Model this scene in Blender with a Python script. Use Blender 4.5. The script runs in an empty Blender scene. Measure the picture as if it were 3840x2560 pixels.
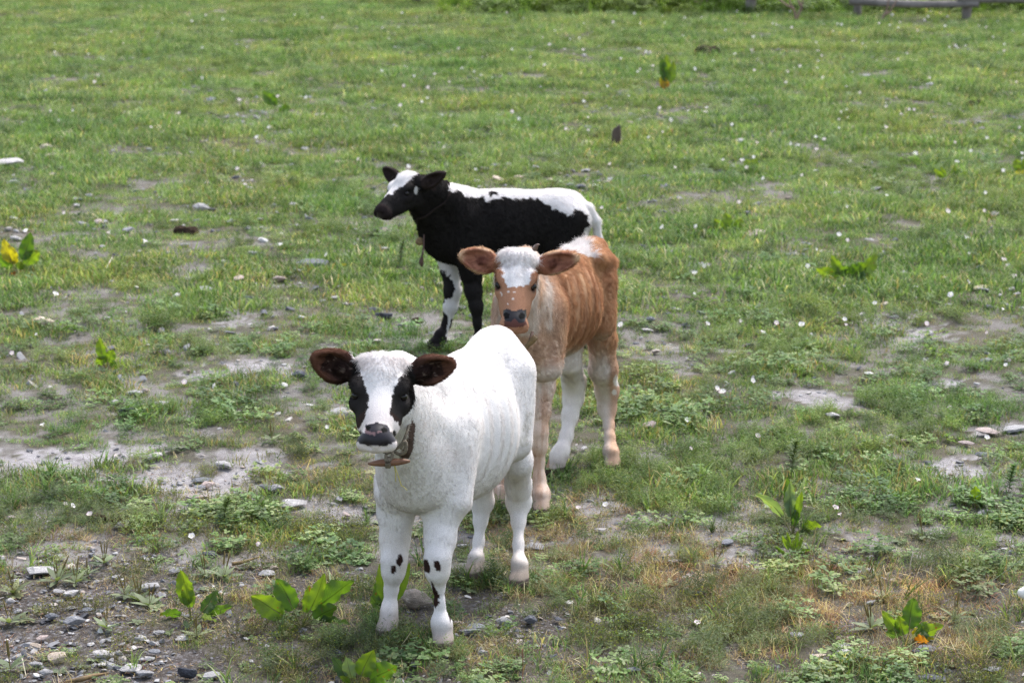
import bpy, bmesh, math, random
import numpy as np
from mathutils import Vector, Matrix
from mathutils.bvhtree import BVHTree

SC = bpy.context.scene
COL = SC.collection
R = math.radians
RNG = np.random.default_rng(7)
random.seed(7)

# ------------------------------------------------------------------ camera
F_PX, W_PX, H_PX = 9000.0, 3840.0, 2560.0
CAM_H, PITCH = 2.1, R(12.5)
cd = bpy.data.cameras.new('camera')
cam = bpy.data.objects.new('camera', cd)
COL.objects.link(cam)
cam.location = (0, 0, CAM_H)
cam.rotation_euler = (math.pi / 2 - PITCH, 0, 0)
cd.sensor_width = 36.0
cd.lens = 36.0 * F_PX / W_PX
cd.clip_start = 0.1
cd.clip_end = 2000
cd.dof.use_dof = True
cd.dof.focus_distance = 5.95
cd.dof.aperture_fstop = 8.0
SC.camera = cam

# ------------------------------------------------------------------ light
SUN_EL, SUN_AZ = R(58), R(35)      # high sun behind thin cloud, beyond the calves and a little to the right
world = bpy.data.worlds.new('World')
SC.world = world
world.use_nodes = True
nt = world.node_tree
bg = nt.nodes['Background']
sky = nt.nodes.new('ShaderNodeTexSky')
sky.sky_type = 'NISHITA'
sky.sun_disc = False
sky.sun_elevation = SUN_EL
sky.sun_rotation = SUN_AZ
sky.air_density = 1.0
sky.dust_density = 3.0
sky.ozone_density = 2.0
hs = nt.nodes.new('ShaderNodeHueSaturation'); hs.inputs['Saturation'].default_value = 0.6   # thin cloud greys the blue
nt.links.new(sky.outputs[0], hs.inputs['Color']); nt.links.new(hs.outputs[0], bg.inputs[0])
bg.inputs[1].default_value = 0.15
sl = bpy.data.lights.new('sun', 'SUN')
sl.energy = 1.5
sl.angle = R(11)
sl.color = (1.0, 0.965, 0.92)
sun = bpy.data.objects.new('sun', sl)
COL.objects.link(sun)
sdir = Vector((math.sin(SUN_AZ) * math.cos(SUN_EL), math.cos(SUN_AZ) * math.cos(SUN_EL), math.sin(SUN_EL)))
sun.rotation_euler = sdir.to_track_quat('Z', 'Y').to_euler()
sun.location = (0, 0, 20)

SC.view_settings.view_transform = 'Standard'
SC.view_settings.look = 'None'
SC.view_settings.gamma = 1
SC.view_settings.use_curve_mapping = False
SC.view_settings.exposure = 1.4
SC.render.engine = 'CYCLES'
SC.cycles.use_denoising = True
SC.cycles.denoising_prefilter = 'NONE'
SC.cycles.use_adaptive_sampling = False
SC.cycles.max_bounces = 8
SC.cycles.diffuse_bounces = 6
SC.cycles.transparent_max_bounces = 6
SC.cycles.transmission_bounces = 4

# ------------------------------------------------------------------ helpers
CP, SP = math.cos(PITCH), math.sin(PITCH)
def P(px, py, Y):
    """world point seen at photo pixel (px, py) at distance Y"""
    cx = (px - 1920) / F_PX; cy = (1280 - py) / F_PX
    t = Y / (CP + cy * SP)
    return np.array([cx * t, Y, CAM_H + t * (-SP + cy * CP)])
def G(px, py, z=0.0):
    """ground point seen at photo pixel"""
    cx = (px - 1920) / F_PX; cy = (1280 - py) / F_PX
    t = (z - CAM_H) / (-SP + cy * CP)
    return np.array([cx * t, t * (CP + cy * SP), z])
def depth(p):
    p = np.asarray(p)
    return p[..., 1] * CP + (CAM_H - p[..., 2]) * SP
def to_px(p):
    d = depth(p)
    v = (p[..., 2] - CAM_H) * CP + p[..., 1] * SP
    return np.stack([1920 + F_PX * p[..., 0] / d, 1280 - F_PX * v / d], -1)

def smooth(x, a, b): t = np.clip((x - a) / (b - a), 0, 1); return t * t * (3 - 2 * t)
def norm(v): v = np.asarray(v, float); return v / np.linalg.norm(v)
def r2(d, px): return px * d / F_PX
def tag(o, label=None, cat=None, group=None, kind=None):
    if label: o['label'] = label
    if cat: o['category'] = cat
    if group: o['group'] = group
    if kind: o['kind'] = kind
    return o
def link(name, data, parent=None, loc=None):
    o = bpy.data.objects.new(name, data)
    COL.objects.link(o)
    if parent is not None: o.parent = parent
    if loc is not None: o.location = loc
    return o
def empty(name, loc, rz=0.0):
    o = bpy.data.objects.new(name, None)
    COL.objects.link(o)
    o.location = loc; o.rotation_euler = (0, 0, rz)
    o.empty_display_size = 0.05
    return o
def mesh_np(name, verts, faces, mats=(), smooth=True, mat_idx=None):
    """faces: (N,3) or (N,4) array or list of arrays"""
    me = bpy.data.meshes.new(name)
    verts = np.asarray(verts, np.float32)
    if isinstance(faces, list):
        me.from_pydata(verts.tolist(), [], [list(map(int, f)) for f in faces])
    else:
        faces = np.asarray(faces, np.int32)
        n, k = faces.shape
        me.vertices.add(len(verts)); me.vertices.foreach_set('co', verts.ravel())
        me.loops.add(n * k); me.loops.foreach_set('vertex_index', faces.ravel())
        me.polygons.add(n)
        me.polygons.foreach_set('loop_start', np.arange(0, n * k, k, dtype=np.int32))
        me.update(calc_edges=True)
    for m in mats: me.materials.append(m)
    me.polygons.foreach_set('use_smooth', [smooth] * len(me.polygons))
    if mat_idx is not None: me.polygons.foreach_set('material_index', np.asarray(mat_idx, np.int32))
    me.update()
    return me
def vcol(me, name, arr, domain='POINT'):
    a = me.attributes.new(name, 'FLOAT_COLOR', domain)
    arr = np.asarray(arr, np.float32)
    if arr.shape[1] == 3: arr = np.concatenate([arr, np.ones((len(arr), 1), np.float32)], 1)
    a.data.foreach_set('color', arr.ravel())

def _hash(ix, iy, seed):
    n = (ix.astype(np.int64) * 374761393 + iy.astype(np.int64) * 668265263 + seed * 974634777) & 0xffffffff
    n = ((n ^ (n >> 13)) * 1274126177) & 0xffffffff
    n = n ^ (n >> 16)
    return (n & 0xffff) / 65535.0
def noise2(x, y, seed=0):
    x = np.asarray(x, float); y = np.asarray(y, float)
    ix = np.floor(x); iy = np.floor(y); fx = x - ix; fy = y - iy
    fx = fx * fx * (3 - 2 * fx); fy = fy * fy * (3 - 2 * fy)
    a = _hash(ix, iy, seed); b = _hash(ix + 1, iy, seed); c = _hash(ix, iy + 1, seed); d = _hash(ix + 1, iy + 1, seed)
    return (a * (1 - fx) + b * fx) * (1 - fy) + (c * (1 - fx) + d * fx) * fy
def fbm(x, y, seed=0, octv=4):
    s = 0; a = 0.5; t = 0
    for i in range(octv):
        s = s + a * noise2(x * 2 ** i, y * 2 ** i, seed + i * 17); t += a; a *= 0.5
    return s / t

# material helper: little node-graph builder
class NG:
    def __init__(s, name):
        s.m = bpy.data.materials.new(name); s.m.use_nodes = True
        s.t = s.m.node_tree; s.t.nodes.clear()
        s.out = s.n('ShaderNodeOutputMaterial')
    def n(s, typ, ins=None, **kw):
        nd = s.t.nodes.new(typ)
        for k, v in kw.items(): setattr(nd, k, v)
        if ins:
            for k, v in ins.items():
                if isinstance(v, bpy.types.NodeSocket): s.t.links.new(v, nd.inputs[k])
                else: nd.inputs[k].default_value = v
        return nd
    def l(s, a, b): s.t.links.new(a, b)
    def noise(s, scale, detail=4, rough=0.6, vec=None, w=None):
        nd = s.n('ShaderNodeTexNoise', {'Scale': scale, 'Detail': detail, 'Roughness': rough})
        if vec is not None: s.l(vec, nd.inputs['Vector'])
        return nd.outputs['Fac']
    def ramp(s, fac, stops, interp='LINEAR'):
        nd = s.n('ShaderNodeValToRGB'); cr = nd.color_ramp; cr.interpolation = interp
        while len(cr.elements) < len(stops): cr.elements.new(0.5)
        for e, (p, c) in zip(cr.elements, stops):
            e.position = p; e.color = (c[0], c[1], c[2], 1) if not isinstance(c, float) else (c, c, c, 1)
        s.l(fac, nd.inputs[0]); return nd.outputs['Color']
    def mix(s, fac, a, b, mode='MIX'):
        nd = s.n('ShaderNodeMix', data_type='RGBA', blend_type=mode)
        for i, v in ((0, fac), (6, a), (7, b)):
            if isinstance(v, bpy.types.NodeSocket): s.l(v, nd.inputs[i])
            elif i == 0: nd.inputs[0].default_value = v
            else: nd.inputs[i].default_value = (v[0], v[1], v[2], 1)
        return nd.outputs[2]
    def attr(s, name): return s.n('ShaderNodeAttribute', attribute_name=name).outputs['Color']
    def pos(s): return s.n('ShaderNodeNewGeometry').outputs['Position']
    def obj(s): return s.n('ShaderNodeTexCoord').outputs['Object']
    def bump(s, h, strength=0.5, dist=0.005):
        nd = s.n('ShaderNodeBump', {'Strength': strength, 'Distance': dist, 'Height': h}); return nd.outputs['Normal']
    def bsdf(s, col, rough=0.8, spec=0.3, normal=None, **kw):
        nd = s.n('ShaderNodeBsdfPrincipled', {'Roughness': rough, 'Specular IOR Level': spec})
        if isinstance(col, bpy.types.NodeSocket): s.l(col, nd.inputs['Base Color'])
        else: nd.inputs['Base Color'].default_value = (*col, 1)
        if normal is not None: s.l(normal, nd.inputs['Normal'])
        for k, v in kw.items(): nd.inputs[k.replace('_', ' ')].default_value = v
        return nd
    def done(s, shader):
        s.l(shader, s.out.inputs['Surface']); return s.m
# ================================================================== ground
BARE = [  # photo ellipses: px, py, rx, ry, strength, kind (0 pale dried mud, 1 dark gravel)
 (190, 1725, 270, 62, 1, 0), (420, 1690, 200, 35, .9, 0), (720, 1800, 330, 70, .95, 0), (900, 1720, 120, 40, .8, 0), (940, 1385, 230, 42, .9, 0), (870, 1190, 70, 60, .75, 0),
 (1290, 1550, 70, 25, .8, 0), (1150, 1895, 200, 28, .8, 0), (3080, 1500, 150, 38, .85, 0), (3370, 1240, 170, 50, .8, 0),
 (3540, 1770, 150, 38, 1, 0), (3550, 1432, 90, 20, .9, 0), (3760, 1610, 110, 25, .8, 0), (2230, 1885, 190, 42, .8, 0), (2700, 1310, 60, 14, .5, 0),
 (760, 1000, 90, 16, .5, 0), (1050, 1060, 110, 18, .5, 0), (1600, 1200, 60, 20, .5, 0), (2500, 1300, 120, 20, .6, 0), (2450, 1705, 90, 28, .6, 0),
 (3760, 2070, 150, 46, .95, 1), (3200, 2100, 170, 60, .75, 1), (3560, 2310, 180, 50, .55, 1), (220, 2290, 420, 240, 1, 1), (520, 2470, 360, 160, .95, 1), (60, 2480, 300, 180, 1, 1),
 (850, 2160, 200, 60, .85, 1), (1000, 2400, 150, 60, .5, 1), (1880, 2340, 210, 85, .85, 1), (1560, 2030, 90, 60, .7, 1), (1130, 2520, 260, 90, .45, 1), (2000, 2520, 300, 60, .5, 1),
 (3160, 2450, 150, 80, .8, 1), (3330, 2140, 140, 40, .6, 1), (3560, 2480, 120, 50, .6, 1), (2700, 2060, 70, 24, .6, 1), (2560, 2140, 300, 60, .3, 1), (700, 1960, 90, 20, .5, 1),
]
def ground_px(x, y): return to_px(np.stack([x, y, np.zeros_like(x)], -1))
def bare_mask(x, y):
    x = np.asarray(x, float); y = np.asarray(y, float)
    px = ground_px(x, y); u, v = px[..., 0], px[..., 1]
    w1 = fbm(x * 7, y * 7, 3) - 0.5; w2 = fbm(x * 26, y * 22, 4, 5) - 0.5
    b = np.zeros_like(x); k = np.zeros_like(x)
    for cx, cy, rx, ry, st, kd in BARE:
        d = np.sqrt(((u - cx) / rx) ** 2 + ((v - cy) / ry) ** 2)
        m = st * (1 - smooth(d + w1 * 1.7 + w2 * 2.3, 0.72, 1.02)); k = np.where(m > b, kd, k); b = np.maximum(b, m)
    # general thinness: sparse in the foreground, dense further off
    base = np.interp(y, [5.4, 6.0, 6.8, 8.0, 11.0, 30.0], [0.52, 0.48, 0.34, 0.24, 0.18, 0.14])
    n = fbm(x * 3.1 + 20, y * 2.2 + 7, 8) * 0.42 + fbm(x * 12, y * 10, 9, 3) * 0.58
    g = base * smooth(n, 0.46, 0.60) * 1.7
    k = np.where(g > b, np.where(y < 6.5, 1, 0), k)
    return np.clip(np.maximum(b, g), 0, 1), k
FEET = [G(1662, 2435), G(1452, 2388), G(1948, 2200), G(1778, 2172), G(2031, 1935), G(1872, 1912), G(2297, 1770), G(2082, 1783), G(1795, 1330), G(1640, 1310)]
def gz(x, y):
    x = np.asarray(x, float); y = np.asarray(y, float)
    z = (fbm(x * 2.0, y * 2.0, 51, 3) - 0.5) * 0.045 + (fbm(x * 9, y * 9, 52, 3) - 0.5) * 0.014
    z = z + np.clip(y - 12, 0, 20) * 0.0
    for f in FEET:
        d = np.hypot(x - f[0], y - f[1]); z = z * smooth(d, 0.05, 0.28) + 0.0
    return z

ys = np.concatenate([np.geomspace(4.6, 30, 560), [33, 38, 46, 60, 90, 140, 220, 350]])
ts = np.concatenate([[-9, -4, -2, -1, -0.6, -0.42], np.linspace(-0.34, 0.34, 400), [0.42, 0.6, 1, 2, 4, 9]])
ys = np.concatenate([[-350, -100, -30, -8, 0.5, 3.0], ys])
YY, TT = np.meshgrid(ys, ts, indexing='ij')
XX = TT * np.maximum(YY, 5.0); near = (YY > 4.6) & (YY < 30)
ZZ = np.where(near, gz(XX, YY), 0.0)
bm_, kd_ = bare_mask(XX, np.maximum(YY, 4.6)); bm_ = np.where(near, bm_, 0.0)
ZZ = ZZ - np.where(near, 0.006 * bm_, 0)
nr, nc = XX.shape
I = (np.arange(nr - 1)[:, None] * nc + np.arange(nc - 1)[None]).ravel()
Fq = np.stack([I, I + 1, I + nc + 1, I + nc], 1)
def ground_mat():
    g = NG('pasture_soil'); p = g.pos(); b = g.attr('bare'); kd = g.attr('grit')
    n1 = g.noise(3.0, 6, 0.65, p); n2 = g.noise(45, 6, 0.7, p); n3 = g.noise(260, 4, 0.7, p)
    mud = g.ramp(n2, [(0.3, (0.27, 0.253, 0.257)), (0.55, (0.38, 0.362, 0.37)), (0.75, (0.46, 0.44, 0.45))])
    big = g.noise(11, 6, 0.7, p); mud = g.mix(1.0, mud, g.ramp(big, [(0.35, (0.70, 0.68, 0.67)), (0.6, (1.08, 1.08, 1.08))]), 'MULTIPLY')
    vor = g.n('ShaderNodeTexVoronoi', {'Scale': 120.0, 'Randomness': 1.0}); g.l(p, vor.inputs['Vector'])
    peb = g.ramp(vor.outputs['Color'], [(0.1, (0.055, 0.048, 0.045)), (0.45, (0.12, 0.11, 0.11)), (0.75, (0.22, 0.21, 0.215)), (0.95, (0.34, 0.33, 0.335))])
    grit = g.mix(g.ramp(n2, [(0.42, 0.0), (0.58, 1.0)]), peb, (0.075, 0.062, 0.055))
    bare = g.mix(kd, mud, grit)
    soil = g.ramp(n2, [(0.3, (0.060, 0.052, 0.042)), (0.5, (0.115, 0.105, 0.085)), (0.7, (0.10, 0.12, 0.06))])
    soil = g.mix(g.ramp(n1, [(0.4, 0.0), (0.65, 0.7)]), soil, (0.12, 0.10, 0.07))
    col = g.mix(b, soil, bare)
    col = g.mix(g.attr('river'), col, g.ramp(n2, [(0.3, (0.30, 0.30, 0.31)), (0.7, (0.62, 0.62, 0.64))]))
    lawn = g.ramp(n2, [(0.3, (0.07, 0.105, 0.03)), (0.7, (0.16, 0.205, 0.075))]); col = g.mix(g.attr('outer'), col, lawn)
    h = g.mix(0.5, n2, n3)
    m = g.bsdf(col, 0.95, 0.1, g.bump(h, 1.0, 0.014)); return g.done(m.outputs[0])
gme = mesh_np('ground', np.stack([XX, YY, ZZ], -1).reshape(-1, 3), Fq, [ground_mat()])
vcol(gme, 'bare', np.repeat(bm_.reshape(-1, 1), 3, 1)); vcol(gme, 'grit', np.repeat(kd_.reshape(-1, 1), 3, 1).astype(float))
riv = smooth(YY - 26.1 + (XX - 5.2) * 0.1, 0, 0.4) * smooth(XX, 4.0, 4.4)
vcol(gme, 'river', np.repeat(riv.reshape(-1, 1), 3, 1))
out_ = np.clip(smooth(np.abs(XX) / np.maximum(YY, 5.0), 0.33, 0.37) + smooth(YY, 28.5, 30) * (riv < .5) + (YY < 4.6), 0, 1)
vcol(gme, 'outer', np.repeat(out_.reshape(-1, 1), 3, 1))
tag(link('ground', gme), 'uneven pasture ground of grey dried mud, gravel and soil', kind='structure')

# ================================================================== small plants as instanced stuff
class Rib:
    """collects ribbon blades / leaflets into one mesh"""
    def __init__(s): s.V = []; s.F = []; s.C = []
    def blade(s, p0, d, L, w, bend=0.5, seg=3, col=(0.1, 0.16, 0.04), tw=None, lobes=None):
        d = norm(d); side = np.cross(d, [0, 0, 1.0]); side = side if np.linalg.norm(side) > .05 else np.array([1.0, 0, 0])
        side = norm(side); 
        if tw is not None: side = norm(side * math.cos(tw) + np.cross(d, side) * math.sin(tw))
        hz = norm(np.array([d[0], d[1], 0.001])); p = np.array(p0, float); o = len(s.V)
        for i in range(seg + 1):
            t = i / seg
            ww = w * (lobes[i] if lobes else (1 - t) ** 0.6 * (0.7 + 0.3 * min(1, t * 4)))
            if i == seg and not lobes: s.V.append(p.copy()); s.C.append(np.array(col) * 1.1)
            else:
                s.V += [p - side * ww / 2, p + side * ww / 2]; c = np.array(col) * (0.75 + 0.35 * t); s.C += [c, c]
            dd = norm(d + hz * bend * t * 1.3 - np.array([0, 0, bend * t * 1.2])); p = p + dd * L / seg
        for i in range(seg):
            a = o + 2 * i
            if i == seg - 1 and not lobes: s.F.append((a, a + 1, a + 2))
            else: s.F.append((a, a + 1, a + 3, a + 2))
    def obj(s, name, mat):
        me = mesh_np(name, np.array(s.V), s.F, [mat]); vcol(me, 'tint', np.clip(np.array(s.C), 0, 1))
        return bpy.data.objects.new(name, me)
def veg_mat():
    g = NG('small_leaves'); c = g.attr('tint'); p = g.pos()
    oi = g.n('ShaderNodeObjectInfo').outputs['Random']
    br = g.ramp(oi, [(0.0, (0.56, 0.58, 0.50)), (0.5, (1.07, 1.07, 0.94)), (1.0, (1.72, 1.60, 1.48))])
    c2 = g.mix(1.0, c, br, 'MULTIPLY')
    big = g.noise(0.9, 4, 0.6, p)
    c2 = g.mix(1.0, c2, g.ramp(big, [(0.30, (0.72, 0.88, 0.80)), (0.5, (1.0, 1.0, 1.0)), (0.70, (1.25, 1.06, 0.96))]), 'MULTIPLY')
    d = g.n('ShaderNodeBsdfPrincipled', {'Base Color': c2, 'Roughness': 0.55, 'Specular IOR Level': 0.28})
    t = g.n('ShaderNodeBsdfTranslucent', {'Color': g.mix(1.0, c2, (1.15, 1.25, 0.55), 'MULTIPLY')})
    m = g.n('ShaderNodeMixShader', {0: 0.40, 1: d.outputs[0], 2: t.outputs[0]})
    return g.done(m.outputs[0])
VEG = veg_mat()
rnd = random.Random(5)
U = rnd.uniform
GRN = [(0.158, 0.240, 0.090), (0.120, 0.205, 0.072), (0.215, 0.285, 0.130), (0.075, 0.140, 0.050), (0.270, 0.325, 0.180), (0.145, 0.235, 0.070)]
DRY = [(0.40, 0.33, 0.20), (0.27, 0.20, 0.12), (0.52, 0.46, 0.33)]
RED = [(0.24, 0.125, 0.10), (0.30, 0.175, 0.135), (0.19, 0.10, 0.08), (0.36, 0.28, 0.215)]
GREY = [(0.165, 0.205, 0.120), (0.190, 0.225, 0.150), (0.135, 0.180, 0.090)]
def disc(r):
    a = U(0, 6.283); q = r * math.sqrt(rnd.random()); return np.array([q * math.cos(a), q * math.sin(a), 0])
def updir(lean): a = U(0, 6.283); l = abs(rnd.gauss(0, lean)); return np.array([math.cos(a) * l, math.sin(a) * l, 1.0])
def turf(n, r, h, w, pal, dry=0.12, lean=0.6):
    b = Rib()
    for i in range(n):
        c = rnd.choice(DRY) if rnd.random() < dry else rnd.choice(pal)
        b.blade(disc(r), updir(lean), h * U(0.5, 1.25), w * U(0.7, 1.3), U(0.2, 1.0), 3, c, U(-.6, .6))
    return b
def feather(n, r, h, pal):
    b = Rib()
    for i in range(n):
        p = disc(r); d = norm(updir(0.55)); L = h * U(0.6, 1.2); col = rnd.choice(pal); m = max(7, int(L / 0.0055))
        b.blade(p, d, L, 0.0013, 0.15, 3, (0.12, 0.13, 0.05))
        for j in range(2, m):
            t = j / m; q = p + d * L * t; a = j * 2.4 + U(-.4, .4); ll = 0.020 * (1.15 - t) * U(0.7, 1.2) + 0.004
            dd = np.array([math.cos(a), math.sin(a), 0.55])
            b.blade(q, dd, ll, 0.0022, 0.3, 2, col, U(-1, 1))
            e = q + norm(dd) * ll * 0.45
            for sg in (-1, 1): b.blade(e, np.array([math.cos(a + sg * .8), math.sin(a + sg * .8), 0.5]), ll * 0.55, 0.0018, 0.2, 1, col, U(-1, 1))
    return b
def leafy(n, r, h, pal, s=1.0):
    b = Rib()
    for i in range(n):
        p = disc(r); d = norm(updir(0.8)); L = h * U(0.3, 1.1); col = rnd.choice(pal)
        b.blade(p, d, L, 0.0012, 0.2, 2, (0.13, 0.12, 0.05)); q = p + d * L; a0 = U(0, 6.28)
        for k in range(rnd.choice((3, 3, 4))):
            a = a0 + k * 2.09; dd = np.array([math.cos(a), math.sin(a), U(0.0, 0.7)])
            b.blade(q, dd, U(0.007, 0.013) * s, U(0.005, 0.008) * s, 0.4, 3, col, U(-.3, .3), (0.25, 0.9, 1.0, 0.3))
    return b
def mat_weed(n, r, pal):                                         # low creeping weed with tiny yellow buds
    b = Rib()
    for i in range(n):
        p = disc(r); d = norm(updir(1.1)); L = U(0.02, 0.05); col = rnd.choice(pal)
        b.blade(p, d, L, 0.001, 0.1, 2, (0.14, 0.10, 0.06))
        for j in range(7):
            q = p + d * L * (j + 2) / 8; a = j * 2.4; b.blade(q, np.array([math.cos(a), math.sin(a), 0.5]), U(.004, .008), 0.003, 0.2, 1, col, U(-1, 1))
        q = p + d * L
        c = (0.30, 0.32, 0.05) if rnd.random() < 0.5 else col
        for j in range(3): b.blade(q, updir(1.0), 0.004, 0.004, 0.2, 1, c, U(-1, 1))
    return b
def rosette(n, L, w, col, lift=0.35):
    b = Rib()
    for k in range(n):
        a = k * 2.4 + U(-.3, .3); b.blade((0, 0, 0.004), np.array([math.cos(a), math.sin(a), lift * U(.4, 1.5)]), L * U(.6, 1.1), w * U(.7, 1.1), 0.35, 4, np.array(col) * U(.8, 1.2), U(-.2, .2), (0.3, 0.8, 1.0, 0.75, 0.12))
    return b
SRC = [
 turf(34, 0.035, 0.036, 0.0022, GRN), turf(34, 0.035, 0.036, 0.0022, GRN, 0.2), turf(60, 0.055, 0.032, 0.0026, GRN, 0.1), turf(60, 0.055, 0.030, 0.0026, GRN, 0.2),      # 0-3 turf
 turf(120, 0.11, 0.038, 0.0040, GRN, 0.10), turf(120, 0.11, 0.036, 0.0040, GRN, 0.16), turf(120, 0.11, 0.042, 0.0042, GRN, 0.06),                                     # 4-6 far turf
 feather(16, 0.040, 0.075, GREY), feather(18, 0.045, 0.06, GREY), feather(18, 0.045, 0.080, GRN), feather(20, 0.05, 0.065, GRN),                                       # 7-10 feathery
 leafy(40, 0.05, 0.035, GRN), leafy(36, 0.045, 0.03, GRN), mat_weed(34, 0.05, [(0.11, 0.13, 0.05), (0.13, 0.15, 0.07), (0.085, 0.11, 0.045)]), mat_weed(30, 0.045, [(0.12, 0.14, 0.06), (0.10, 0.12, 0.05)]),  # 11-14
 turf(40, 0.04, 0.050, 0.0016, RED, 0.45, 1.1), turf(34, 0.04, 0.060, 0.0015, DRY, 0.4, 1.2), turf(30, 0.03, 0.035, 0.0018, RED, 0.1, 0.9),                            # 15-17 dry
 turf(16, 0.012, 0.085, 0.0042, GRN, 0.05, 0.75), turf(12, 0.012, 0.10, 0.0040, GRN, 0.15, 0.9),                                                                      # 18-19 coarse tufts
 turf(60, 0.12, 0.30, 0.012, [(0.15, 0.24, 0.05), (0.20, 0.30, 0.07), (0.10, 0.18, 0.04)], 0.05, 0.35), leafy(120, 0.16, 0.28, [(0.17, 0.27, 0.05), (0.22, 0.30, 0.09), (0.11, 0.18, 0.04)], 3.2),  # 20-21 fence weeds
 rosette(9, 0.028, 0.011, (0.20, 0.24, 0.15), 0.25), rosette(7, 0.022, 0.010, (0.15, 0.19, 0.10), 0.4),                                                                # 22-23
 turf(26, 0.05, 0.014, 0.0022, DRY + RED, 0.6, 2.0),                                                                                                                 # 24 litter
]
NAMES = ['s%02d' % i for i in range(len(SRC))]
veg_src = [b.obj(n, VEG) for b, n in zip(SRC, NAMES)]

def stone_mesh(seed, flat=0.45, n=16):
    r = random.Random(seed); bm = bmesh.new()
    for i in range(n):
        a = r.uniform(0, 6.283); zz = r.uniform(-1, 1); q = (1 - abs(zz) ** 2.6) ** 0.5 if abs(zz) < 1 else 0
        q = max(q, 0.35) * r.uniform(0.85, 1.1)
        bm.verts.new((0.5 * q * math.cos(a), 0.5 * q * math.sin(a) * 0.78, 0.5 * flat * zz))
    res = bmesh.ops.convex_hull(bm, input=bm.verts[:])
    bmesh.ops.delete(bm, geom=[v for v in bm.verts if not v.link_faces], context='VERTS')
    bmesh.ops.bevel(bm, geom=bm.edges[:], offset=0.03, segments=1, affect='EDGES', clamp_overlap=True)
    me = bpy.data.meshes.new('stone'); bm.to_mesh(me); bm.free(); return me
def stone_mat(name, base, hi, streak=True):
    g = NG(name); v = g.obj(); oi = g.n('ShaderNodeObjectInfo').outputs['Random']
    mp = g.n('ShaderNodeMapping', {'Vector': v, 'Scale': (1.0, 1.0, 4.5)}).outputs[0]
    n = g.noise(6, 6, 0.65, mp); n2 = g.noise(38, 5, 0.7, v)
    c = g.ramp(n, [(0.3, tuple(np.array(base) * 0.7)), (0.5, base), (0.68, hi)])
    c = g.mix(1.0, c, g.ramp(n2, [(0.3, 0.75), (0.65, 1.08)]), 'MULTIPLY')
    c = g.mix(1.0, c, g.ramp(oi, [(0, (0.72, 0.72, 0.74)), (0.5, (1.0, 0.99, 0.98)), (1, (1.25, 1.2, 1.16))]), 'MULTIPLY')
    return g.done(g.bsdf(c, 0.85, 0.2, g.bump(g.mix(0.5, n, n2), 0.6, 0.02)).outputs[0])
ST_PALE = stone_mat('pale_stone', (0.36, 0.355, 0.36), (0.52, 0.51, 0.51))
ST_GREY = stone_mat('grey_slate', (0.19, 0.20, 0.225), (0.32, 0.33, 0.35))
ST_DARK = stone_mat('dark_slate', (0.075, 0.08, 0.10), (0.15, 0.16, 0.19))
ST_TAN = stone_mat('tan_stone', (0.44, 0.37, 0.30), (0.58, 0.51, 0.44))
ST_PINK = stone_mat('pink_stone', (0.40, 0.33, 0.31), (0.52, 0.45, 0.43))
def gravel_mat():
    g = NG('gravel'); oi = g.n('ShaderNodeObjectInfo').outputs['Random']; n = g.noise(20, 4, 0.6, g.obj())
    c = g.ramp(oi, [(0, (0.08, 0.08, 0.09)), (0.3, (0.16, 0.165, 0.18)), (0.6, (0.27, 0.265, 0.27)), (0.80, (0.40, 0.39, 0.39)), (0.88, (0.30, 0.24, 0.20)), (1, (0.60, 0.59, 0.58))])
    c = g.mix(1.0, c, g.ramp(n, [(0.3, 0.7), (0.7, 1.1)]), 'MULTIPLY')
    return g.done(g.bsdf(c, 0.85, 0.2).outputs[0])
GRAV = gravel_mat()
grav_src = []
for i in range(6):
    me = stone_mesh(100 + i, [0.5, 0.3, 0.6, 0.22, 0.4, 0.35][i], 12); me.materials.append(GRAV); grav_src.append(bpy.data.objects.new('g%02d' % i, me))

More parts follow.
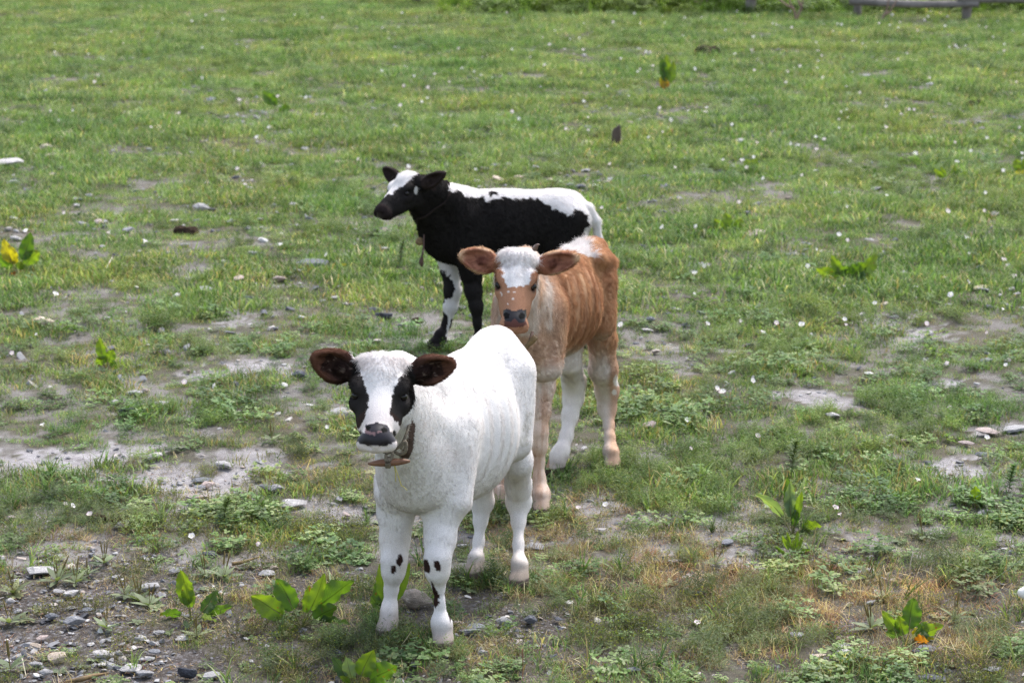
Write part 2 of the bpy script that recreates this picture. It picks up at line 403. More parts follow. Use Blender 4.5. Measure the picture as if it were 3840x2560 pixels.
def scatter(name, label, pos, rot, scl, idx, sources):
    """one stuff object whose geometry nodes put the small plants on its points"""
    col = bpy.data.collections.new(name + '_kinds')
    for o in sources: col.objects.link(o)
    me = bpy.data.meshes.new(name); pos = np.asarray(pos, np.float32)
    me.vertices.add(len(pos)); me.vertices.foreach_set('co', pos.ravel())
    for nm, ty, arr, key in (('rot', 'FLOAT_VECTOR', rot, 'vector'), ('scl', 'FLOAT', scl, 'value'), ('idx', 'INT', idx, 'value')):
        a = me.attributes.new(nm, ty, 'POINT'); a.data.foreach_set(key, np.asarray(arr, np.int32 if ty == 'INT' else np.float32).ravel())
    o = link(name, me); tag(o, label, kind='stuff')
    ng = bpy.data.node_groups.new(name + '_nodes', 'GeometryNodeTree')
    ng.interface.new_socket('Geometry', in_out='INPUT', socket_type='NodeSocketGeometry')
    ng.interface.new_socket('Geometry', in_out='OUTPUT', socket_type='NodeSocketGeometry')
    N = ng.nodes; gi = N.new('NodeGroupInput'); go = N.new('NodeGroupOutput')
    ci = N.new('GeometryNodeCollectionInfo'); ci.inputs['Collection'].default_value = col
    ci.inputs['Separate Children'].default_value = True; ci.inputs['Reset Children'].default_value = True
    ip = N.new('GeometryNodeInstanceOnPoints'); ip.inputs['Pick Instance'].default_value = True
    def at(nm, ty):
        nd = N.new('GeometryNodeInputNamedAttribute'); nd.data_type = ty; nd.inputs['Name'].default_value = nm; return nd.outputs['Attribute']
    L = ng.links.new
    mp = N.new('GeometryNodeMeshToPoints')
    L(gi.outputs[0], mp.inputs[0]); L(mp.outputs[0], ip.inputs['Points']); L(ci.outputs[0], ip.inputs['Instance'])
    L(at('idx', 'INT'), ip.inputs['Instance Index']); L(at('rot', 'FLOAT_VECTOR'), ip.inputs['Rotation']); L(at('scl', 'FLOAT'), ip.inputs['Scale'])
    L(ip.outputs[0], go.inputs[0])
    m = o.modifiers.new('scatter', 'NODES'); m.node_group = ng
    return o
HALF = 0.36      # half-width of the planted wedge per metre of distance
def wedge(n, y0, y1):
    """points at constant density over the wedge seen (plus a margin each side)"""
    y = np.sqrt(RNG.uniform(y0 ** 2, y1 ** 2, n)); return RNG.uniform(-HALF, HALF, n) * y, y
def wedge_area(y0, y1): return HALF * (y1 ** 2 - y0 ** 2)
PX, PY, PR, PS, PI = [], [], [], [], []
def put(x, y, idx, s, tilt=0.12):
    n = len(x); PX.append(x); PY.append(y); PS.append(s); PI.append(idx)
    PR.append(np.stack([RNG.normal(0, tilt, n), RNG.normal(0, tilt, n), RNG.uniform(0, 6.283, n)], 1))
def zone(x, y, ells):
    px = ground_px(x, y); w = (fbm(x * 9, y * 9, 77) - 0.5) * 1.2; r = np.zeros_like(x)
    for cx, cy, rx, ry in ells: r = np.maximum(r, 1 - smooth(np.sqrt(((px[:, 0] - cx) / rx) ** 2 + ((px[:, 1] - cy) / ry) ** 2) + w, 0.7, 1.1))
    return r
foot_clear = lambda x, y: np.min([np.hypot(x - f[0], y - f[1]) for f in FEET], axis=0) > 0.022
# where mat weed and dry reddish grass grow
MW = [(1150, 2450, 420, 100), (900, 2000, 420, 90), (1330, 2300, 200, 90), (1000, 1980, 300, 60), (3700, 2520, 300, 80), (250, 2290, 180, 30), (2450, 2350, 400, 100)]
RD = [(2200, 2060, 460, 150), (2850, 2300, 420, 160), (3450, 2250, 380, 120), (1700, 2420, 250, 80), (1000, 2230, 250, 60), (2450, 2200, 420, 120), (1550, 2440, 160, 40), (2060, 2200, 160, 60), (3560, 2430, 260, 100), (3300, 2420, 120, 60), (2640, 2150, 200, 50), (2750, 2440, 260, 60), (3100, 2170, 200, 50), (1300, 2530, 200, 40), (2650, 1640, 80, 30), (780, 1240, 80, 30), (350, 2020, 300, 30)]
# turf
for (y0, y1, dens, kinds, sc) in ((4.9, 7.2, 560, (0, 1, 2, 3, 11, 12), 0.9), (7.2, 10.0, 430, (0, 1, 2, 3, 2, 3, 11), 1.0), (10.0, 14.5, 210, (4, 5, 6, 2, 3), 1.0), (14.5, 30.0, 120, (4, 5, 6), 1.15)):
    n = int(wedge_area(y0, y1) * dens); x, y = wedge(n, y0, y1); b, k = bare_mask(x, y)
    pat = fbm(x * 1.7, y * 1.1, 61); hgt = 0.6 + 0.9 * smooth(fbm(x * 4, y * 3, 62), 0.35, 0.7)
    keep = (RNG.random(n) > b * 1.02 + (0.08 if y0 < 10 else 0)) & foot_clear(x, y)
    if y1 < 8: keep &= RNG.random(n) > 0.72 * zone(x, y, RD)
    if y1 < 8: keep &= RNG.random(n) < 0.35 + 0.65 * smooth(y, 5.8, 7.0) + 0.3 * (pat > 0.55)
    x, y, hgt = x[keep], y[keep], hgt[keep]; put(x, y, np.array(kinds)[RNG.integers(0, len(kinds), len(x))], sc * hgt * RNG.uniform(0.6, 1.25, len(x)))
# feathery weeds: patches seen in the photo, and drifts elsewhere
FE_GRN = [(2420, 1790, 330, 110), (2560, 1900, 260, 60), (2950, 1700, 260, 70), (3450, 1530, 330, 70), (3300, 1600, 260, 60), (2900, 1330, 200, 45), (3650, 2040, 150, 40), (3150, 1170, 280, 50), (2750, 1000, 420, 60), (2200, 620, 420, 45), (3200, 640, 600, 50), (1550, 590, 300, 30), (950, 640, 220, 30), (1130, 700, 200, 25), (1780, 500, 280, 30), (2600, 480, 500, 26), (3000, 470, 500, 24), (3700, 760, 250, 60)]
FE_GREY = [(140, 1930, 300, 90), (380, 1960, 200, 50), (1820, 2190, 130, 45), (2090, 2240, 90, 40), (2800, 2220, 260, 60), (2760, 2400, 320, 90), (3600, 2160, 200, 40), (2480, 2110, 160, 30), (3720, 2400, 150, 60), (1980, 2300, 60, 30), (3100, 1950, 200, 40), (1360, 2440, 200, 60)]
n = int(wedge_area(4.9, 9.5) * 420); x, y = wedge(n, 4.9, 9.5)
for ells, kinds, bs in ((FE_GRN, (9, 10), 0.0), (FE_GREY, (7, 8), 0.0)):
    z = zone(x, y, ells); b, k = bare_mask(x, y); m = (RNG.random(n) < z * (1 - 0.6 * b) * 0.75 + 0.03 * (1 - b)) & foot_clear(x, y)
    put(x[m], y[m], np.array(kinds)[RNG.integers(0, 2, m.sum())], RNG.uniform(0.5, 1.15, m.sum()), 0.25)
n = int(wedge_area(9.5, 26) * 60); x, y = wedge(n, 9.5, 26); z = zone(x, y, FE_GRN); m = RNG.random(n) < z * 0.9 + 0.55 * smooth(fbm(x * 1.3, y * .9, 81), 0.52, 0.64) + 0.05
put(x[m], y[m], np.array((9, 10, 11))[RNG.integers(0, 3, m.sum())], RNG.uniform(0.8, 1.5, m.sum()), 0.25)
# mat weed with yellow buds, dry and reddish grass, coarse tufts, rosettes, litter
n = int(wedge_area(4.9, 7.6) * 700); x, y = wedge(n, 4.9, 7.6); b, k = bare_mask(x, y); fc = foot_clear(x, y)
z = zone(x, y, MW); m = (RNG.random(n) < z * 0.55 * (1 - .5 * b) + 0.06) & fc; put(x[m], y[m], RNG.integers(13, 15, m.sum()), RNG.uniform(0.6, 1.2, m.sum()))
z = zone(x, y, RD); r = RNG.random(n); m = (r < z * 0.75 + 0.09 * smooth(y, 7.2, 6.2) + 0.03) & fc & ~((b > 0.8) & (z < .3)); put(x[m], y[m], RNG.integers(15, 18, m.sum()), RNG.uniform(0.5, 1.2, m.sum()), 0.3)
m = (RNG.random(n) < 0.06 * (1 - b)) & fc; put(x[m], y[m], RNG.integers(18, 20, m.sum()), RNG.uniform(0.5, 1.15, m.sum()), 0.2)
m = (RNG.random(n) < 0.045 + 0.05 * (k == 1) * (b > .4)) & fc; put(x[m], y[m], RNG.integers(22, 24, m.sum()), RNG.uniform(0.5, 1.3, m.sum()))
m = (RNG.random(n) < 0.45) & fc; put(x[m], y[m], np.full(m.sum(), 24), RNG.uniform(0.6, 1.2, m.sum()), 0.1)
# tufts that hide the hooves
for f0 in FEET:
    n = 26; a = RNG.uniform(0, 6.28, n); r_ = RNG.uniform(0.030, 0.070, n); x = f0[0] + r_ * np.cos(a); y = f0[1] + r_ * np.sin(a) - 0.01
    put(x, y, np.array((0, 1, 9, 13, 12, 18))[RNG.integers(0, 6, n)], RNG.uniform(0.5, 0.95, n), 0.25)
# taller weeds along and beyond the fence
n = 3200; y = RNG.uniform(25.15, 27.8, n); x = RNG.uniform(-1.0, 8.6, n); m = (RNG.random(n) < smooth(x, -0.9, 0.4)) & ~((y > 26.0) & (x > 4.3) & (RNG.random(n) < .9)); x, y = x[m], y[m]
put(x, y, RNG.integers(20, 22, len(x)), RNG.uniform(0.45, 1.1, len(x)) * np.interp(y, [25.15, 25.6, 27], [0.40, 0.9, 1.1]), 0.12)
x = np.concatenate(PX); y = np.concatenate(PY)
scatter('grass', 'short grass, feathery weeds and dry blades covering the pasture', np.stack([x, y, gz(x, y) - 0.003], 1), np.concatenate(PR), np.concatenate(PS), np.concatenate(PI), veg_src)
print('plants', len(x))
# gravel
n = int(wedge_area(4.9, 8.6) * 1500); x, y = wedge(n, 4.9, 8.6); b, k = bare_mask(x, y)
m = RNG.random(n) < np.where(k == 1, 0.05 + b ** 1.5 * 0.85, 0.05 + b * 0.22) * np.interp(y, [5, 7.5, 8.6], [1, 1, .6]); x, y = x[m], y[m]; n1 = len(x)
n2 = int(wedge_area(8.6, 24) * 34); x2, y2 = wedge(n2, 8.6, 24); x = np.concatenate([x, x2]); y = np.concatenate([y, y2])
s = 0.0045 + 0.024 * RNG.random(len(x)) ** 3.4; clu = smooth(fbm(x * 5, y * 5, 71), 0.5, 0.7); s[:n1] *= 1 + 0.5 * clu[:n1]; s[-n2:] = 0.018 + 0.042 * RNG.random(n2) ** 2.0; lift_ = np.zeros(len(x)); lift_[-n2:] = 0.010
x3 = RNG.uniform(4.0, 9.5, 2600); y3 = RNG.uniform(26.3, 32, 2600); x = np.concatenate([x, x3]); y = np.concatenate([y, y3]); s = np.concatenate([s, RNG.uniform(0.04, 0.12, 2600)]); lift_ = np.concatenate([lift_, np.zeros(2600)])
rot = np.stack([RNG.normal(0, .25, len(x)), RNG.normal(0, .25, len(x)), RNG.uniform(0, 6.28, len(x))], 1)
# flat angular chips, clustered
n = int(wedge_area(4.9, 13) * 150); xc, yc = wedge(n, 4.9, 13); b, k = bare_mask(xc, yc); cl = smooth(fbm(xc * 3.5, yc * 3.5, 72), 0.42, 0.66)
m = RNG.random(n) < (0.06 + 0.85 * b) * (0.15 + 0.85 * cl) * np.interp(yc, [5, 8, 13], [1, .7, .35]); xc, yc = xc[m], yc[m]; sc_ = 0.014 + 0.030 * RNG.random(len(xc)) ** 2.4
x = np.concatenate([x, xc]); y = np.concatenate([y, yc]); s = np.concatenate([s, sc_]); lift_ = np.concatenate([lift_, np.zeros(len(xc))]); rot = np.concatenate([rot, np.stack([RNG.normal(0, .18, len(xc)), RNG.normal(0, .18, len(xc)), RNG.uniform(0, 6.28, len(xc))], 1)])
gi_ = RNG.integers(0, 6, len(x)); gi_[-len(xc):] = np.array((1, 3, 5, 3))[RNG.integers(0, 4, len(xc))]
scatter('gravel', 'fine grey gravel and stone chips on the bare patches', np.stack([x, y, gz(x, y) + s * 0.05 - 0.003 + lift_], 1), rot, s, gi_, grav_src)
print('gravel', len(x))
# ================================================================== animals
class Field:
    def __init__(s, lo, hi, h):
        s.lo = np.array(lo, float); s.h = h
        s.n = np.ceil((np.array(hi) - s.lo) / h).astype(int) + 1
        s.f = np.full(s.n, 0.2, np.float32)
        s.ax = [s.lo[i] + h * np.arange(s.n[i]) for i in range(3)]
    def _box(s, lo, hi):
        i0 = np.maximum(np.floor((lo - s.lo) / s.h).astype(int), 0)
        i1 = np.minimum(np.ceil((hi - s.lo) / s.h).astype(int) + 1, s.n)
        sl = tuple(slice(a, b) for a, b in zip(i0, i1))
        X, Y, Z = np.meshgrid(*(s.ax[i][sl[i]] for i in range(3)), indexing='ij')
        return sl, np.stack([X, Y, Z], -1)
    def _put(s, sl, d, k, sub):
        f = s.f[sl]; d = d.astype(np.float32)
        if sub: f, d = -f, d
        h = np.clip(0.5 + 0.5 * (d - f) / k, 0, 1)
        r = d * (1 - h) + f * h - k * h * (1 - h)
        s.f[sl] = -r if sub else r
    def cone(s, a, ra, b, rb, k=0.02, sub=False):
        a = np.asarray(a, float); b = np.asarray(b, float); m = max(ra, rb) + 2 * k + 2 * s.h
        sl, p = s._box(np.minimum(a, b) - m, np.maximum(a, b) + m)
        ba = b - a; t = np.clip(((p - a) @ ba) / max(ba @ ba, 1e-9), 0, 1)
        d = np.linalg.norm(p - a - t[..., None] * ba, axis=-1) - (ra + (rb - ra) * t)
        s._put(sl, d, k, sub)
    def ell(s, c, r, M=None, k=0.02, sub=False, cut=None, taper=0.0):
        """M: 3x3, columns are the axes; cut: inner ellipsoid (centre, radii) scooped out first"""
        c = np.asarray(c, float); r = np.asarray(r, float); M = np.eye(3) if M is None else M
        m = r.max() + 2 * k + 2 * s.h
        sl, p = s._box(c - m, c + m)
        q = (p - c) @ M
        if taper: q[..., 1] /= np.clip(1 - taper * q[..., 0] / r[0], 0.3, 2)
        def sd(q, r):
            k0 = np.linalg.norm(q / r, axis=-1); k1 = np.linalg.norm(q / (r * r), axis=-1) + 1e-9
            return k0 * (k0 - 1) / k1
        d = sd(q, r)
        if cut is not None:
            d = np.maximum(d, -sd(q - np.asarray(cut[0]), np.asarray(cut[1])))
        s._put(sl, d, k, sub)
    def nets(s):
        f = s.f; ins = f < 0
        c = [(i, j, k) for i in (0, 1) for j in (0, 1) for k in (0, 1)]
        N = [n - 1 for n in f.shape]
        cnt = sum(ins[i:i + N[0], j:j + N[1], k:k + N[2]].astype(np.int8) for i, j, k in c)
        act = (cnt > 0) & (cnt < 8)
        idx = np.full(act.shape, -1, np.int32); I = np.argwhere(act); idx[act] = np.arange(len(I))
        V = {q: f[I[:, 0] + q[0], I[:, 1] + q[1], I[:, 2] + q[2]] for q in c}
        acc = np.zeros((len(I), 3)); w = np.zeros(len(I))
        for q in c:
            for ax in range(3):
                if q[ax] == 0:
                    q2 = list(q); q2[ax] = 1; q2 = tuple(q2)
                    a, b = V[q], V[q2]; m = (a < 0) != (b < 0)
                    t = np.where(m, a / np.where(m, a - b, 1), 0)
                    pt = np.tile(np.array(q, float), (len(I), 1)); pt[:, ax] += t
                    acc += pt * m[:, None]; w += m
        verts = s.lo + s.h * (I + acc / w[:, None])
        faces = []
        for ax in range(3):
            sl0 = [slice(None)] * 3; sl1 = [slice(None)] * 3
            sl0[ax] = slice(0, -1); sl1[ax] = slice(1, None)
            a = ins[tuple(sl0)]; b = ins[tuple(sl1)]
            E = np.argwhere(a != b); u, v = [(1, 2), (2, 0), (0, 1)][ax]
            ok = (E[:, u] > 0) & (E[:, v] > 0) & (E[:, u] < N[u]) & (E[:, v] < N[v]); E = E[ok]
            flip = ~a[tuple(E.T)]
            def at(du, dv):
                q = E.copy(); q[:, u] -= du; q[:, v] -= dv; return idx[tuple(q.T)]
            qd = np.stack([at(0, 0), at(1, 0), at(1, 1), at(0, 1)], 1)
            qd[flip] = qd[flip][:, ::-1]
            faces.append(qd)
        return verts, np.concatenate(faces)

def inpoly(pts, poly, jit=None):
    x, y = pts[:, 0], pts[:, 1]; poly = np.asarray(poly, float); r = np.zeros(len(pts), bool)
    n = len(poly); j = n - 1
    for i in range(n):
        xi, yi = poly[i]; xj, yj = poly[j]
        c = ((yi > y) != (yj > y)) & (x < (xj - xi) * (y - yi) / (yj - yi + 1e-12) + xi)
        r ^= c; j = i
    return r
def crop(poly, ox, oy, s): return [(ox + x / s, oy + y / s) for x, y in poly]

# ---- materials
def fur_mats():
    g = NG('calf_skin'); col = g.attr('coat')
    n = g.noise(420, 3, 0.6, g.pos())
    m = g.bsdf(g.mix(1.0, col, g.ramp(n, [(0.3, 0.72), (0.7, 1.0)]), 'MULTIPLY'), 0.75, 0.15)
    wet = g.attr('wet'); bn = g.n('ShaderNodeBump', {'Distance': 0.002, 'Height': n}); g.l(g.ramp(wet, [(0, 0.4), (1, 0.08)]), bn.inputs['Strength']); g.l(bn.outputs[0], m.inputs['Normal'])
    g.l(g.ramp(wet, [(0, 0.8), (1, 0.42)]), m.inputs['Roughness'])
    g.l(g.ramp(wet, [(0, 0.12), (1, 0.30)]), m.inputs['Specular IOR Level'])
    skin = g.done(m.outputs[0])
    g = NG('calf_fur'); col = g.attr('coat'); nr = g.n('ShaderNodeAttribute', attribute_name='snor').outputs['Vector']
    d = g.n('ShaderNodeBsdfDiffuse', {'Color': col, 'Normal': nr})
    tr = g.n('ShaderNodeBsdfTranslucent', {'Color': col})
    mx = g.n('ShaderNodeMixShader', {0: 0.55, 1: d.outputs[0], 2: tr.outputs[0]})
    gl = g.n('ShaderNodeBsdfPrincipled', {'Base Color': (0.02, 0.02, 0.02, 1), 'Roughness': 0.4, 'Specular IOR Level': 0.5})
    mx2 = g.n('ShaderNodeMixShader', {0: 0.07, 1: mx.outputs[0], 2: gl.outputs[0]})
    return skin, g.done(mx2.outputs[0])
SKIN, FUR = fur_mats()
def simple(name, col, rough=0.6, spec=0.4, noise=None, bump=None, coat=0.0):
    g = NG(name); c = col
    v = g.obj()
    if noise: c = g.mix(g.ramp(g.noise(noise[0], 5, 0.65, v), [(0.35, 0.0), (0.65, 1.0)]), col, noise[1])
    nb = g.bump(g.noise(bump[0], 5, 0.6, v), bump[1], bump[2]) if bump else None
    m = g.bsdf(c, rough, spec, nb)
    if coat: m.inputs['Coat Weight'].default_value = coat
    return g.done(m.outputs[0])
EYE = simple('eyeball', (0.006, 0.004, 0.004), 0.12, 0.35)
WOODT = simple('toggle_wood', (0.14, 0.065, 0.038), 0.5, 0.35, (60, (0.21, 0.105, 0.062)), (80, 0.3, 0.002))
TWIG = simple('weathered_stick', (0.20, 0.13, 0.055), 0.7, 0.3, (50, (0.10, 0.07, 0.035)), (70, 0.5, 0.002))
ROPE = simple('old_rag_rope', (0.24, 0.20, 0.15), 0.9, 0.1, (150, (0.13, 0.11, 0.09)), (260, 0.8, 0.003))
ROPED = simple('dark_cord', (0.05, 0.03, 0.025), 0.9, 0.1, (150, (0.09, 0.06, 0.05)), (260, 0.8, 0.003))
STRAW = simple('straw', (0.42, 0.36, 0.10), 0.7, 0.2)
HORN = simple('horn_bud', (0.16, 0.10, 0.08), 0.5, 0.4)

def tube(pts, rad, seg=8):
    pts = np.asarray(pts, float); n = len(pts); rad = np.broadcast_to(np.asarray(rad, float), (n,))
    T = np.gradient(pts, axis=0); T /= np.linalg.norm(T, axis=1)[:, None] + 1e-12
    up = np.array([0.13, 0.21, 0.97]); V = []
    for i in range(n):
        a = np.cross(T[i], up); 
        if np.linalg.norm(a) < 0.1: a = np.cross(T[i], [1, 0, 0])
        a = norm(a); b = np.cross(T[i], a)
        for k in range(seg):
            t = 2 * math.pi * k / seg
            V.append(pts[i] + rad[i] * (math.cos(t) * a + math.sin(t) * b))
    Fc = [(i * seg + k, i * seg + (k + 1) % seg, (i + 1) * seg + (k + 1) % seg, (i + 1) * seg + k) for i in range(n - 1) for k in range(seg)]
    Fc += [tuple(range(seg))[::-1], tuple((n - 1) * seg + k for k in range(seg))]
    return np.array(V), Fc
def join(parts):
    V = []; Fc = []; o = 0
    for v, f in parts:
        V.append(np.asarray(v)); Fc += [tuple(i + o for i in q) for q in f]; o += len(v)
    return np.concatenate(V), Fc
def spline(pts, n=6):
    pts = np.asarray(pts, float); out = []
    Q = np.vstack([2 * pts[0] - pts[1], pts, 2 * pts[-1] - pts[-2]])
    for i in range(1, len(Q) - 2):
        for t in np.linspace(0, 1, n, endpoint=False):
            a, b, c, d = Q[i - 1:i + 3]
            out.append(0.5 * ((2 * b) + (-a + c) * t + (2 * a - 5 * b + 4 * c - d) * t * t + (-a + 3 * b - 3 * c + d) * t ** 3))
    out.append(pts[-1]); return np.array(out)

HEAD_E = dict(eye=(0.063, 0.112, -0.034))
def add_head(fd, O, M, s=1.0, sx=1.0, ears=None, nose_w=1.0, dome=0.0):
    """O poll, M columns = (animal's left, poll->nose, forehead normal)"""
    S = np.array([s * sx, s, s])
    H = lambda x, y, z: O + M @ (np.array([x, y, z]) * S)
    def e(x, y, z, r, k=0.02, Mx=None, sub=False, cut=None): fd.ell(H(x, y, z), np.array(r) * S, M if Mx is None else Mx, k, sub, cut)
    def c(a, ra, b, rb, k=0.02, sub=False): fd.cone(H(*a), ra * s, H(*b), rb * s, k, sub)
    e(0, 0.065, -0.066, (0.066, 0.085, 0.062), 0.02)
    e(0, 0.020, -0.05, (0.060, 0.036, 0.05), 0.02)             # poll
    for q in (-1, 1): e(q * 0.036, 0.018, -0.042, (0.024, 0.026, 0.030), 0.016)
    if dome: e(0, 0.055, -0.045, (0.052, 0.058, 0.045 + dome), 0.02)
    c((0, 0.10, -0.062), 0.053, (0, 0.232, -0.05), 0.032, 0.02)  # snout
    e(0, 0.15, -0.04, (0.032, 0.09, 0.03), 0.02)                # bridge
    e(0, 0.238, -0.048, (0.042 * nose_w, 0.034, 0.035), 0.014)  # muzzle
    e(0, 0.226, -0.078, (0.022, 0.028, 0.016), 0.010)           # chin
    for q in (-1, 1):
        c((q * 0.032, 0.06, -0.112), 0.034, (q * 0.008, 0.215, -0.078), 0.020, 0.02)  # jaw
        e(q * 0.033, 0.155, -0.070, (0.018, 0.05, 0.028), 0.02)  # cheek
        e(q * 0.052, 0.090, -0.024, (0.017, 0.03, 0.018), 0.014)  # brow
        e(q * 0.054, 0.120, -0.058, (0.016, 0.026, 0.02), 0.012)
        e(q * 0.034 * nose_w, 0.245, -0.056, (0.017, 0.020, 0.020), 0.010)  # lips
        e(q * 0.064, 0.113, -0.035, (0.013, 0.017, 0.012), 0.004, sub=True)  # socket
        e(q * 0.0225 * nose_w, 0.274, -0.040, (0.0120, 0.017, 0.0095), 0.004, sub=True)  # nostril
    # mouth line
    for q in (-1, 1):
        c((0, 0.268, -0.0735), 0.0028, (q * 0.030, 0.246, -0.0775), 0.0028, 0.004, True)
        c((q * 0.030, 0.246, -0.0775), 0.0028, (q * 0.040, 0.205, -0.082), 0.002, 0.004, True)
    info = []
    for q, (tip, rollv, ln, wd) in zip((-1, 1), ears):
        base = H(q * 0.060, 0.030, -0.062)
        d = norm(tip - base); L = np.linalg.norm(tip - base)
        fr = norm(rollv - d * (rollv @ d)); w = np.cross(d, fr)
        Me = np.stack([d, w, fr], 1)
        fd.cone(base, 0.022 * s, base + d * L * 0.35, 0.019 * s, 0.015)
        fd.ell(base + d * (L * 0.56), np.array((L * 0.51, wd * 1.04, 0.020)), Me, 0.010, cut=((0.004, 0, 0.019), (L * 0.40, wd * 0.80, 0.024)), taper=0.30)
        info.append((base, d, fr, L, w, wd))
    return H, info
FUR_SCALE = 1.0
DKWOOD = simple('dark_toggle_wood', (0.075, 0.042, 0.032), 0.6, 0.3)
CORDK = simple('black_cord', (0.018, 0.013, 0.012), 0.9, 0.1)
def build_fur(name, V, Q, Nv, coat_fn, count, flow_fn, parent, base, seed=1, width=0.00038, contrast=0.1, clump=0.3):
    rng = np.random.default_rng(seed)
    T = np.concatenate([Q[:, [0, 1, 2]], Q[:, [0, 2, 3]]])
    A, B, C = V[T[:, 0]], V[T[:, 1]], V[T[:, 2]]
    area = 0.5 * np.linalg.norm(np.cross(B - A, C - A), axis=1)
    cen = (A + B + C) / 3
    w = area * np.where(Nv[T[:, 0]] @ norm(np.array([0, -1, 0.35])) > -0.35, 1.0, 0.35)
    ti = rng.choice(len(T), count, p=w / w.sum())
    u, v = rng.random(count), rng.random(count); m = u + v > 1; u[m] = 1 - u[m]; v[m] = 1 - v[m]
    p = A[ti] + u[:, None] * (B - A)[ti] + v[:, None] * (C - A)[ti]
    n = Nv[T[ti, 0]] * (1 - u - v)[:, None] + Nv[T[ti, 1]] * u[:, None] + Nv[T[ti, 2]] * v[:, None]
    n /= np.linalg.norm(n, axis=1)[:, None] + 1e-9
    col, wet, ln, lift = coat_fn(p + rng.normal(0, 0.0010, p.shape), n)
    keep = ln > 0.0012
    p, n, col, ln, lift = p[keep], n[keep], col[keep], ln[keep], lift[keep]
    k = len(p)
    # clumps: neighbouring hairs share a lean
    cell = np.floor(p / 0.011).astype(np.int64)
    def hh(sd): return _hash(cell[:, 0] * 7 + cell[:, 2] * 131, cell[:, 1] * 3 + cell[:, 2], sd) - 0.5
    fl = flow_fn(p, n)
    cel2 = np.floor(p / 0.028 + 0.5 * n).astype(np.int64)
    def h2(sd): return _hash(cel2[:, 0] * 7 + cel2[:, 2] * 131, cel2[:, 1] * 3 + cel2[:, 2], sd) - 0.5
    fl = fl + 0.5 * np.stack([h2(6), h2(7), h2(8)], 1)
    fl = fl + clump * np.stack([hh(1), hh(2), hh(3)], 1) + rng.normal(0, 0.13, (k, 3))
    fl -= (fl * n).sum(1)[:, None] * n; fl /= np.linalg.norm(fl, axis=1)[:, None] + 1e-9
    L = (ln * rng.uniform(0.6, 1.2, k) * (1 + 0.5 * hh(4)))[:, None]
    lf = (lift * rng.uniform(0.7, 1.4, k))[:, None]
    NP = 4; pts = np.zeros((k, NP, 3)); pts[:, 0] = p - n * 0.0008
    cur = pts[:, 0]
    for j in range(1, NP):
        t = j / (NP - 1)
        d = fl * (1.0) + n * lf * (1.25 - 0.8 * t) + rng.normal(0, 0.07, (k, 3)) - np.array([0, 0, 0.12]) * t
        d /= np.linalg.norm(d, axis=1)[:, None]
        cur = cur + d * L / (NP - 1); pts[:, j] = cur
    hc = bpy.data.hair_curves.new(name)
    hc.add_curves([NP] * k)
    hc.attributes['position'].data.foreach_set('vector', (pts - base).astype(np.float32).ravel())
    rad = hc.attributes.get('radius') or hc.attributes.new('radius', 'FLOAT', 'POINT')
    rr = np.tile(np.linspace(1, 0.25, NP), (k, 1)) * width
    rad.data.foreach_set('value', rr.astype(np.float32).ravel())
    a = hc.attributes.new('coat', 'FLOAT_COLOR', 'CURVE')
    lum = np.clip(col.mean(1) * 1.25, 0, 1)[:, None]
    cj = col * (1 + rng.uniform(-0.18, 0.12, (k, 1)) * (1 - 0.75 * lum)) * (1 + (0.22 * hh(5) + contrast * h2(9))[:, None] * (1 - 0.8 * lum))
    a.data.foreach_set('color', np.concatenate([np.clip(cj, 0, 0.93), np.ones((k, 1))], 1).astype(np.float32).ravel())
    a = hc.attributes.new('snor', 'FLOAT_VECTOR', 'CURVE')
    nn = n + 0.45 * fl * rng.uniform(0.2, 1, (k, 1)) + rng.normal(0, 0.06, (k, 3)); nn /= np.linalg.norm(nn, axis=1)[:, None]
    a.data.foreach_set('vector', nn.astype(np.float32).ravel())
    hc.materials.append(FUR)
    return link(name, hc, parent)

def finish(fd, label, base, coat_fn, flow_fn, hairs, head, eyes, seed, disp=None, group='calves standing in the pasture'):
    V, Q = fd.nets()
    # keep the largest piece only is not needed: every primitive overlaps; two light smoothing passes
    e = np.concatenate([Q[:, [0, 1]], Q[:, [1, 2]], Q[:, [2, 3]], Q[:, [3, 0]]])
    for it in range(2):
        s = np.zeros_like(V); c = np.zeros(len(V))
        np.add.at(s, e[:, 0], V[e[:, 1]]); np.add.at(c, e[:, 0], 1)
        V = V * 0.5 + 0.5 * s / np.maximum(c, 1)[:, None]
    fn = np.cross(V[Q[:, 2]] - V[Q[:, 0]], V[Q[:, 3]] - V[Q[:, 1]])
    Nv = np.zeros_like(V)
    for i in range(4): np.add.at(Nv, Q[:, i], fn)
    Nv /= np.linalg.norm(Nv, axis=1)[:, None] + 1e-12
    if disp is not None: V = V + Nv * disp(V, Nv)[:, None]
    col, wet, ln, lift = coat_fn(V, Nv)
    me = mesh_np('body', V - base, Q, [SKIN])
    vcol(me, 'coat', np.clip(col, 0, 0.9)); vcol(me, 'wet', np.repeat(wet[:, None], 3, 1))
    root = tag(empty('calf', base), label, 'calf', group)
    link('body', me, root)
    if hairs:
        build_fur('fur', V, Q, Nv, coat_fn, int(hairs * FUR_SCALE), flow_fn, root, base, seed, contrast=(0.42 if seed == 12 else 0.07), clump=(0.6 if seed == 12 else 0.22))
    H, M, s = head
    for q in (-1, 1):
        c = H(q * eyes, 0.113, -0.036)
        bm = bmesh.new(); bmesh.ops.create_icosphere(bm, subdivisions=3, radius=0.0118 * s)
        em = bpy.data.meshes.new('eye'); bm.to_mesh(em); bm.free(); em.materials.append(EYE)
        em.polygons.foreach_set('use_smooth', [True] * len(em.polygons))
        link('eye', em, root, tuple(c - base))
    return root, (V, Q)

